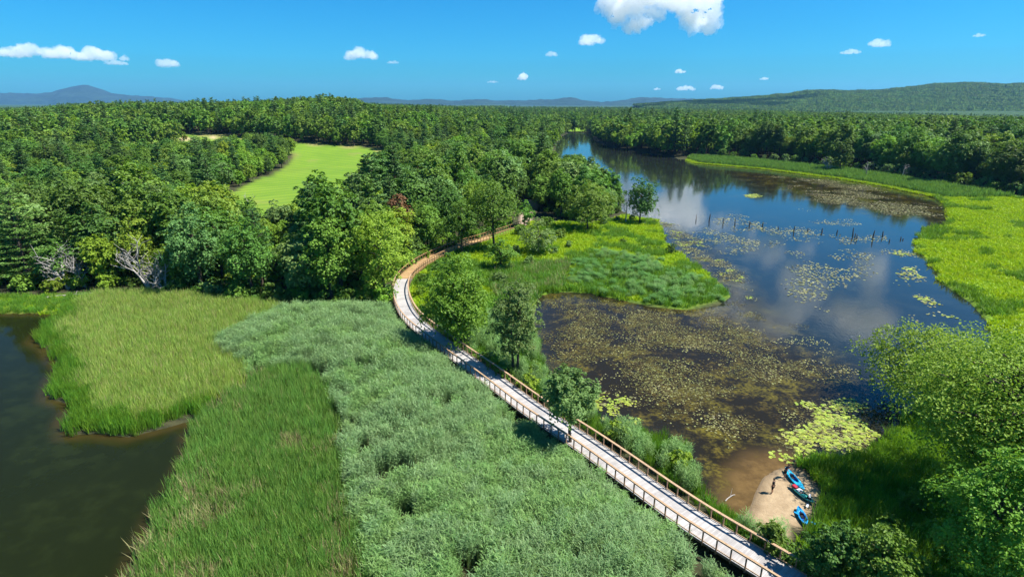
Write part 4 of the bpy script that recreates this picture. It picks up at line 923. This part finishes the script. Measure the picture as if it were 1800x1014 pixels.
UG = [joined(broadleaf(430 + i, 2.2, 1.8, 10, 420, .24, .0, limbs=3), lm) for i, lm in enumerate(('leaf_mid', 'leaf_dark', 'leaf_light'))]
scatter('undergrowth', 'leafy undergrowth beneath the trees of the wood edge', np.stack([ux, uy, ground(ux, uy) - .1], 1), RR.random(nu) * 6.28, RR.uniform(.5, 1.15, nu), RR.integers(0, 3, nu), UG)

# ------------------------------------------------------------------ shrubs
def shrub_pair(seed, Ht, Rc, lm, nl=1500, leaf=.16): return pair_of(broadleaf(seed, Ht, Rc, 20, nl, leaf, .02, limbs=6), lm)
SH = [(shrub_pair(401, 2.6, 1.7, 'leaf_mid'), 'mid green'), (shrub_pair(402, 3.2, 1.8, 'leaf_light'), 'bright green'), (shrub_pair(403, 2.2, 1.6, 'leaf_yellow'), 'yellow green'), (shrub_pair(404, 2.8, 1.7, 'leaf_dark'), 'dark green'), (shrub_pair(405, 2.6, 1.6, 'leaf_grey'), 'grey green')]
def shrub(px, py, k, sc, where, group, seed=0):
    b = at(px, py, .3); rt = root('shrub', '%s shrub %s' % (SH[k][1], where), 'shrub', (b[0], b[1], gz(b[0], b[1]) - .05), seed * 1.7, group, sc)
    link('stems', SH[k][0][0], rt); link('foliage', SH[k][0][1], rt); return rt
rs = random.Random(5)
for i, (a, b) in enumerate([(10,500),(40,512),(95,512),(150,508),(185,512),(215,500),(300,518),(318,510),(395,522),(420,528),(500,532),(530,534),(560,536),(620,536),(650,532),(670,540),(10,470),(70,500),(130,505),(480,530),(595,536),(640,536),(285,505),(370,520)]):
    k = [1, 0, 2, 1, 1, 2, 3, 0, 4, 0, 3, 0, 3, 0, 1, 1, 0, 2, 2, 3, 0, 1, 3, 4][i]
    shrub(a + rs.uniform(-6, 6), b, k, rs.uniform(.8, 1.35), 'along the foot of the left wood', '%s shrubs, left wood' % SH[k][1], i)
for i, (a, b) in enumerate([(740,520),(760,560),(745,500),(835,500),(790,470),(770,478),(905,450),(930,470),(985,425),(975,450),(915,420),(1000,440),(880,500),(960,405),(1010,412),(1060,400),(1085,392),(1110,388),(1150,392),(1140,440),(1095,430),(1180,445)]):
    k = [1, 1, 0, 0, 3, 0, 4, 4, 0, 4, 0, 4, 4, 0, 0, 3, 4, 4, 0, 0, 3, 3][i]
    shrub(a, b, k, rs.uniform(.45, .95) if a > 1075 else rs.uniform(.7, 1.2), 'around the peninsula meadow and boardwalk bend', '%s shrubs, peninsula' % SH[k][1], i)
for i, (a, b) in enumerate([(835,632),(870,655),(885,668),(930,692),(950,704),(965,690),(940,665),(1085,775),(1180,810),(1195,828),(990,735),(860,640)]):
    k = [1, 1, 0, 1, 2, 2, 1, 1, 0, 1, 2, 0][i]
    shrub(a, b, k, rs.uniform(.5, .9), 'between the boardwalk and the lily pads', '%s shrubs, boardwalk strip' % SH[k][1], i)
for i, (a, b) in enumerate([(1350,972),(1378,990),(1315,950),(1405,1000),(1440,1000),(1470,1000),(1530,980),(1560,930),(1600,900),(1570,870),(1630,950),(1500,960),(1540,860),(1660,980),(1580,1000),(1470,930),(1455,1040),(1620,1020),(1750,640),(1780,625),(1795,650),(1765,612),(1520,900),(1560,815),(1590,850)]):
    k = [0, 0, 3, 0, 3, 1, 0, 1, 1, 0, 1, 1, 0, 1, 1, 1, 3, 1, 1, 0, 1, 1, 1, 1, 0][i]
    if i in (9, 11, 12, 15, 22, 23, 24, 6): continue
    shrub(a, b, k, rs.uniform(.4, .8), 'below the huge right foreground tree', '%s shrubs, right foreground' % SH[k][1], i)
for i in range(34):
    u = i / 33; a = 1215 + u * 600; b = np.interp(a, [q[0] for q in RIGHTLINE], [q[1] for q in RIGHTLINE]) + rs.uniform(-1, 3)
    k = rs.choice([0, 4, 4, 0, 3]); shrub(a, b, k, rs.uniform(1.3, 2.2), 'at the foot of the far right bank wood', '%s shrubs, far right bank' % SH[k][1], i)
M['leaf_redbrown'] = leaf_mat('leaf_redbrown', (.20, .07, .03), (.28, .11, .05), .2)
rb = shrub_pair(420, 3, 2.2, 'leaf_redbrown', 700, .3)
for a, b, lb in ((303, 245, 'reddish brown bush at the left end of the distant sand patch'), (325, 245, 'reddish brown bush in the middle of the distant sand patch')):
    q = at_land(a, b); rt = root('bush', lb, 'bush', tuple(q)); link('stems', rb[0], rt); link('foliage', rb[1], rt)

# ------------------------------------------------------------------ bare dead trees, logs
def dead(seed, Ht, n=7, spread=.5, r0=.16):
    r = np.random.default_rng(seed); mb = MB()
    def grow_(a, d, L, rad_, lev):
        d = d / np.linalg.norm(d); k = 4; pts = [a]; q = d.copy()
        for i in range(k):
            q = q + r.normal(size=3) * .16; q[2] += .03; q /= np.linalg.norm(q); pts.append(pts[-1] + q * L / k)
        mb.tube(pts, np.linspace(rad_, rad_ * .35, k + 1), 5 if lev else 7)
        if lev < 2:
            for j in range(n if lev == 0 else 4):
                t = r.uniform(.3, 1.0); i = min(int(t * k), k - 1); p = np.array(pts[i]) * (1 - (t * k - i)) + np.array(pts[i + 1]) * (t * k - i)
                w = r.normal(size=3); w[2] = abs(w[2]) * .6; grow_(p, q * .6 + w / np.linalg.norm(w) * spread * 1.6, L * r.uniform(.35, .6), rad_ * .45, lev + 1)
    for s in range(3 if spread > .5 else 1):
        w = r.normal(size=3) * (.35 if s else .08); w[2] = 1; grow_(np.array([s * .15, 0, -.2]), w, Ht * (1 - .15 * s) * .8, r0, 0)
    return mb
for a, b, top, sd_, n, sp_, lb in [(95,506,440,1,7,.7,'bleached dead tree with splayed branches, leftmost at the pond edge'),(118,507,418,11,8,.8,'tall bleached dead tree with wide branches, second from the left at the pond edge'),(288,514,440,12,7,.8,'low grey dead tree half fallen beside the dark shade'),(148,504,428,2,7,.7,'bleached multi stemmed dead tree between green shrubs at the pond edge'),(265,512,415,3,9,.8,'grey dead tree with a tangle of bare branches above dark shade'),
        (182,480,428,4,5,.4,'thin bare dead sapling behind the pond edge shrubs'),(218,395,318,5,9,.4,'pale bare dead tree rising inside the left wood'),(433,385,340,6,7,.4,'small bare snag among the crowns near the mown field'),
        (1455,300,272,7,7,.7,'pale bare dead tree at the foot of the far right bank wood'),(1522,309,280,8,7,.5,'second pale bare tree further right on the far right bank'),(1100,386,340,9,6,.4,'thin bare tree left of the dark tree on the wooded point'),(1585,314,285,10,6,.5,'small pale bare tree near the end of the far bank reeds')]:
    q = at_land(a, b); q[2] = gz(q[0], q[1]); hh = hfrom(q, top)
    o = link('dead_tree', dead(sd_, hh, n, sp_, .12 + hh * .013).mesh('dead_tree', M['deadwood'], True), None, tuple(q)); tag(o, lb, 'dead tree')
def log(p1, p2, r_, lb, z=.35):
    a, b = at(*p1, z), at(*p2, z); c = (a + b) / 2; mb = MB(); t = np.linspace(0, 1, 6)[:, None]; pts = (a - c) * (1 - t) + (b - c) * t; pts[1:-1, 2] += .12; pts[2:4, :2] += .1
    mb.tube(pts, np.linspace(r_, r_ * .5, 6), 7); mb.tube([pts[2], pts[2] + [.3, .4, .7]], [r_ * .4, r_ * .15], 5); tag(link('log', mb.mesh('log', M['deadwood'], True), None, tuple(c)), lb, 'log')
log((80,523), (205,514), .22, 'long grey fallen log lying along the pond edge under the dead trees')
log((212,497), (232,505), .20, 'short pale log sticking out of the left wood shade')
log((1275,880), (1292,869), .06, 'thin bare branch floating in brown shallows by the boardwalk', .05)
log((1105,392), (1150,393), .25, 'grey driftwood log under the dark tree on the point', .4)
log((875,478), (884,462), .12, 'thin pale leaning branch by the small bushy tree', .9)

# ------------------------------------------------------------------ old posts standing in the river
for i, (a, b, h_) in enumerate([(1224,386,9),(1246.7,388,12),(1271,393,10),(1292,395,11),(1317.5,398,9),(1340,399,9),(1368,402,4),(1395,408,11),(1420,406,5),(1445,408,7),(1471,410,6),(1476,414,2),(1498.5,415,15),(1502.5,419,9),(1505.5,421,9),(1534,420,15),(1551.6,416,10),(1563,425,5),(1583,421,5),(1587,422,3)]):
    q = at(a, b, 0); hh = max(.4, hfrom(q, b - h_)); r = np.random.default_rng(900 + i); mb = MB(); k = 5
    pts = np.stack([r.normal(size=k) * .03 + np.linspace(0, r.normal() * .12, k), r.normal(size=k) * .03, np.linspace(-.6, hh, k)], 1)
    mb.tube(pts, np.array([.19, .18, .15, .13, .07]) * r.uniform(.85, 1.2), 7)
    if hh > 1.2: mb.tube([pts[3], pts[3] + [.14, .05, .28]], [.06, .02], 5)
    lb = 'dark weathered post standing in the river, %s' % ['first of the row from the point','second from the point and thick','third from the point','fourth from the point, with a long reflection','fifth from the point','sixth from the point','a low stub seventh from the point','tall thin one alone mid river','short pair partner right of the tall thin one','short one left of the low stump pair','short one beside a tiny stub','tiny stub barely above water','tallest of the close trio','middle post of the close trio','right post of the close trio','tall one right of the close trio','second tall one right of the trio','low stub right of the two tall ones','low one nearest the right meadow','tiny stub nearest the right meadow'][i]
    tag(link('river_post', mb.mesh('river_post', M['pile'], True), None, tuple(q)), lb, 'post', 'old posts in the river')
# ------------------------------------------------------------------ kayaks
M['kayak_blue'] = plain('kayak_blue', (.015, .26, .55), (.010, .21, .48), 2, .35, .5)
M['kayak_turq'] = plain('kayak_turq', (.02, .36, .55), (.015, .30, .48), 2, .35, .5)
M['kayak_green'] = plain('kayak_green', (.012, .13, .11), (.008, .09, .08), 2, .4, .5)
M['kayak_navy'] = plain('kayak_navy', (.012, .05, .32), (.008, .035, .22), 2, .45, .4)
M['black'] = plain('black', (.012, .012, .014), (.02, .02, .022), 5, .6, .3)
M['red'] = plain('red', (.50, .03, .05), (.38, .02, .04), 4, .6, .3)
M['white'] = plain('white', (.78, .78, .76), (.66, .66, .65), 4, .5, .4)
M['teal'] = plain('teal', (.05, .45, .38), (.04, .36, .31), 4, .5, .4)
def kayak(p1, p2, label, hull_m, in_m, Wd, cock, seed):
    a, b = at(*p1, .25), at(*p2, .25); c = (a + b) / 2; L = float(np.linalg.norm((b - a)[:2])); an = math.atan2(b[1] - a[1], b[0] - a[0])
    rt = root('kayak', label, 'kayak', (c[0], c[1], gz(c[0], c[1]) + .0), an)
    ns_, nc_ = 49, 21; g = np.zeros((ns_, nc_, 3)); u = np.linspace(-1, 1, ns_); hw = Wd / 2 * np.maximum(1 - np.abs(u) ** 2.3, 0) ** .85 + .012
    c0, cl, cw = cock
    for i in range(ns_):
        t = np.linspace(-1, 1, nc_); y = hw[i] * np.sin(t * math.pi / 2); top = .27 + .13 * abs(u[i]) ** 2.6
        z = top + .045 * (1 - t * t) * (1 - abs(u[i]))
        e = ((u[i] * L / 2 - c0) / cl) ** 2 + (y / cw) ** 2; z = z - .24 * S(1.02, .80, e) + .03 * np.exp(-((e - 1.08) / .10) ** 2)
        g[i] = np.stack([np.full(nc_, u[i] * L / 2), y, z], 1)
    bt = np.zeros((ns_, nc_, 3))
    for i in range(ns_):
        t = np.linspace(-1, 1, nc_); y = hw[i] * np.sin(t * math.pi / 2); top = .27 + .13 * abs(u[i]) ** 2.6; kz = .02 + .26 * abs(u[i]) ** 3.2
        bt[i] = np.stack([np.full(nc_, u[i] * L / 2), y, kz + (top - kz) * np.abs(t) ** 2.4], 1)
    ii = np.arange(ns_ * nc_).reshape(ns_, nc_); q = np.stack([ii[:-1, :-1], ii[1:, :-1], ii[1:, 1:], ii[:-1, 1:]], -1).reshape(-1, 4)
    mb = MB(); V = g.reshape(-1, 3); cen = V[q].mean(1); e = ((cen[:, 0] - c0) / cl) ** 2 + (cen[:, 1] / cw) ** 2
    mb.add(V, q[:, ::-1][e > .98]); mb.add(bt.reshape(-1, 3), q); link('hull', mb.mesh('hull', hull_m, True), rt)
    mb = MB(); mb.add(V, q[:, ::-1][e <= .98]); link('cockpit', mb.mesh('cockpit', in_m, True), rt)
    mb = MB(); mb.box((c0 - cl * .25, 0, .13), (cl * .5, cw * 1.1, .07)); mb.box((c0 - cl * .55, 0, .25), (.06, cw * 1.2, .22)); link('seat', mb.mesh('seat', M['black']), rt)
    return rt, c, an
k1, c1, a1 = kayak((1380,825), (1413,864), 'turquoise blue kayak, topmost of the three on the sand, a person at its bow', M['kayak_turq'], M['kayak_navy'], .78, (-.15, .75, .25), 1)
k2, c2, a2 = kayak((1389,854), (1432,889), 'dark green kayak loaded with gear, in the middle of the three on the sand', M['kayak_green'], M['black'], .78, (.1, .95, .27), 2)
k3, c3, a3 = kayak((1402,894), (1418,927), 'bright blue kayak with navy cockpit, nearest the boardwalk of the three', M['kayak_blue'], M['kayak_navy'], .74, (.1, .72, .24), 3)
def on(c, an, x, y, z): return (c[0] + math.cos(an) * x - math.sin(an) * y, c[1] + math.sin(an) * x + math.cos(an) * y, gz(c[0], c[1]) + z)
def soft_box(name, size, m_, bev=.06):
    bm = bmesh.new(); bmesh.ops.create_cube(bm, size=1); bmesh.ops.scale(bm, vec=size, verts=bm.verts); bmesh.ops.bevel(bm, geom=bm.edges[:], offset=bev, segments=3, affect='EDGES', profile=.6)
    me = bpy.data.meshes.new(name); bm.to_mesh(me); bm.free(); me.materials.append(m_); return me
bag = root('dry_bag', 'red bag lying in the bow of the dark green kayak', 'bag', on(c2, a2, -.98, .0, .36), a2); link('sack', soft_box('sack', (.55, .42, .30), M['red'], .12), bag)
mb = MB(); mb.tube([(.27, -.15, .12), (.36, 0, .17), (.27, .15, .12)], .02, 6); link('strap', mb.mesh('strap', M['black'], True), bag)
cb = root('cooler', 'white cool box sitting in the dark green kayak beside the red bag', 'cooler', on(c2, a2, -.42, .02, .22), a2); link('box', soft_box('box', (.34, .44, .26), M['white'], .03), cb)
ld = link('lid', soft_box('lid', (.36, .46, .07), M['white'], .025), cb); ld.location = (0, 0, .17)
pk = root('dry_bag', 'teal bag amidships in the dark green kayak', 'bag', on(c2, a2, .2, .02, .22), a2 + .3); link('sack', soft_box('sack', (.5, .34, .24), M['teal'], .1), pk)
mb = MB(); mb.tube([(-.25, 0, .13), (0, 0, .19), (.25, 0, .13)], .018, 6); link('strap', mb.mesh('strap', M['black'], True), pk)
def paddle(loc, an, label, m_, tilt=0.0, L=2.1):
    rt = root('paddle', label, 'paddle', loc, an); rt.rotation_euler = (0, tilt, an)
    mb = MB(); mb.tube([(-L / 2, 0, 0), (L / 2, 0, 0)], .018, 8); link('shaft', mb.mesh('shaft', M['black'], True), rt)
    for s in (-1, 1):
        bm_ = soft_box('blade', (.46, .17, .025), m_, .011); o = link('blade', bm_, rt); o.location = (s * (L / 2 + .10), 0, 0)
paddle(on(c3, a3, .35, .06, .36), a3 + .75, 'paddle resting across the bright blue kayak', M['kayak_blue'], 0, 1.3)
paddle(on(c2, a2, .95, .1, .42), a2 + .12, 'black bladed paddle lying along the stern of the dark green kayak', M['black'], 0, 1.9)
paddle(on(c2, a2, 1.05, -.30, .36), a2 - .9, 'pale paddle propped over the side of the dark green kayak', M['white'], .12, 1.2)

# ------------------------------------------------------------------ people
M['skin'] = plain('skin', (.42, .24, .16), (.36, .20, .13), 6, .6, .3)
M['cloth_black'] = plain('cloth_black', (.018, .017, .02), (.03, .028, .03), 8, .9, .1)
M['cloth_navy'] = plain('cloth_navy', (.02, .025, .06), (.03, .035, .08), 8, .9, .1)
M['hair'] = plain('hair', (.05, .03, .02), (.03, .02, .012), 12, .6, .3)
def skin_mesh(name, joints, edges, m_, levels=2):
    bm = bmesh.new(); lay = bm.verts.layers.skin.verify(); vs = []
    for j, (co, rx) in enumerate(joints):
        v = bm.verts.new(co); v[lay].radius = (rx, rx) if not isinstance(rx, tuple) else rx; v[lay].use_root = (j == 0); vs.append(v)
    for a, b in edges: bm.edges.new((vs[a], vs[b]))
    me = bpy.data.meshes.new(name); bm.to_mesh(me); bm.free(); me.materials.append(m_)
    o = link(name, me); k = o.modifiers.new('skin', 'SKIN'); k.use_smooth_shade = True; s = o.modifiers.new('smooth', 'SUBSURF'); s.levels = s.render_levels = levels
    return o
def person(px, py, face, label, top_m, bot_m, lean=0.0, reach=0.0):
    b = at(px, py, .15); z0 = gz(b[0], b[1]); hs_ = 1.74
    J = []; E = []
    def add(co, r_, par=None):
        J.append((co, r_)); 
        if par is not None: E.append((par, len(J) - 1))
        return len(J) - 1
    lx = lean
    pel = add((0, 0, .94), .125); wst = add((lx * .4, 0, 1.10), (.10, .13), pel); ch = add((lx, 0, 1.30), (.115, .16), wst); nb_ = add((lx * 1.2, 0, 1.46), (.06, .075), ch); nk = add((lx * 1.35 + .01, 0, 1.53), .05, nb_)
    hd = add((lx * 1.5 + .03, 0, 1.63), (.09, .078), nk); ht = add((lx * 1.55 + .025, 0, 1.71), (.075, .068), hd); add((lx * 1.5 + .115, 0, 1.61), .018, hd)
    hands = []
    for s in (-1, 1):
        add((lx * 1.5 + .0, s * .088, 1.63), .016, hd)
        sh = add((lx * 1.1, s * .185, 1.41), .058, ch); el = add((lx * 1.1 + .03 + reach * .16, s * .235, 1.14 + reach * .05), .042, sh); wr = add((lx + .10 + reach * .36, s * .22, .92 + reach * .12), .029, el)
        pm = add((lx + .12 + reach * .42, s * .215, .845 + reach * .12), (.022, .038), wr)
        for f in range(4):
            k1_ = add((lx + .135 + reach * .45 + .012 * f - .02, s * (.215) , .80 - .004 * abs(f - 1.5) + reach * .12), .010, pm); add((lx + .125 + reach * .45 + .012 * f - .02, s * .20, .765 + reach * .12), .008, k1_)
        th = add((lx + .15 + reach * .43, s * .19, .84 + reach * .12), .011, wr); add((lx + .165 + reach * .44, s * .18, .80 + reach * .12), .009, th)
        hp = add((0, s * .10, .88), .095, pel); kn = add((.02, s * .115, .48), .060, hp); ank = add((-.01, s * .12, .09), .038, kn); toe = add((.13, s * .13, .04), (.035, .03), ank)
    rt = root('person', label, 'person', (b[0], b[1], z0), face)
    o = skin_mesh('body', J, E, M['skin']); o.parent = rt
    sh_j = [((0, 0, .95), .140), ((lx * .4, 0, 1.10), (.118, .15)), ((lx, 0, 1.30), (.132, .178)), ((lx * 1.2, 0, 1.44), (.085, .11))]; sh_e = [(0, 1), (1, 2), (2, 3)]
    for s in (-1, 1):
        sh_j += [((lx * 1.1, s * .185, 1.41), .074), ((lx * 1.1 + .02 + reach * .12, s * .225, 1.20 + reach * .03), .062)]; n = len(sh_j); sh_e += [(2, n - 2), (n - 2, n - 1)]
    o = skin_mesh('shirt', sh_j, sh_e, top_m); o.parent = rt
    t_j = [((0, 0, .97), .142)]; t_e = []
    for s in (-1, 1):
        t_j += [((0, s * .10, .86), .112), ((.02, s * .115, .50), .085)]; n = len(t_j); t_e += [(0, n - 2), (n - 2, n - 1)]
    o = skin_mesh('shorts', t_j, t_e, bot_m); o.parent = rt
    bm = bmesh.new(); bmesh.ops.create_uvsphere(bm, u_segments=14, v_segments=10, radius=.105); bmesh.ops.delete(bm, geom=[v for v in bm.verts if v.co.z < -.02 and v.co.x > -.02], context='VERTS')
    me = bpy.data.meshes.new('hair'); bm.to_mesh(me); bm.free(); me.materials.append(M['hair']); o = link('hair', me, rt); o.location = (lx * 1.5 + .015, 0, 1.665); o.scale = (1, .92, .95)
    return rt
person(1357, 867, 2.4, 'person in dark clothes standing alone on the sand by the water edge', M['cloth_black'], M['cloth_black'])
person(1379, 839, -1.0, 'person in dark clothes bending at the bow of the turquoise kayak', M['cloth_navy'], M['cloth_black'], .16, .6)

# ------------------------------------------------------------------ camera and output
cam = bpy.data.cameras.new('camera'); cam.sensor_width = 36; cam.lens = 36 * F / 1800; cam.clip_start = .5; cam.clip_end = 40000
cam.shift_y = 0
co = link('camera', cam, None, (0, 0, H)); co.rotation_euler = (rad(90) - PITCH, 0, 0); scene.camera = co
scene.render.engine = 'CYCLES'
cy = scene.cycles; cy.max_bounces = 13; cy.diffuse_bounces = 3; cy.glossy_bounces = 3; cy.transmission_bounces = 4; cy.volume_bounces = 12; cy.transparent_max_bounces = 8
cy.use_denoising = True; cy.denoiser = 'OPENIMAGEDENOISE'; cy.denoising_prefilter = 'ACCURATE'; cy.sample_clamp_indirect = 3
vs = scene.view_settings; vs.view_transform = 'Standard'; vs.look = 'None'; vs.gamma = 1.0; vs.exposure = 1.13
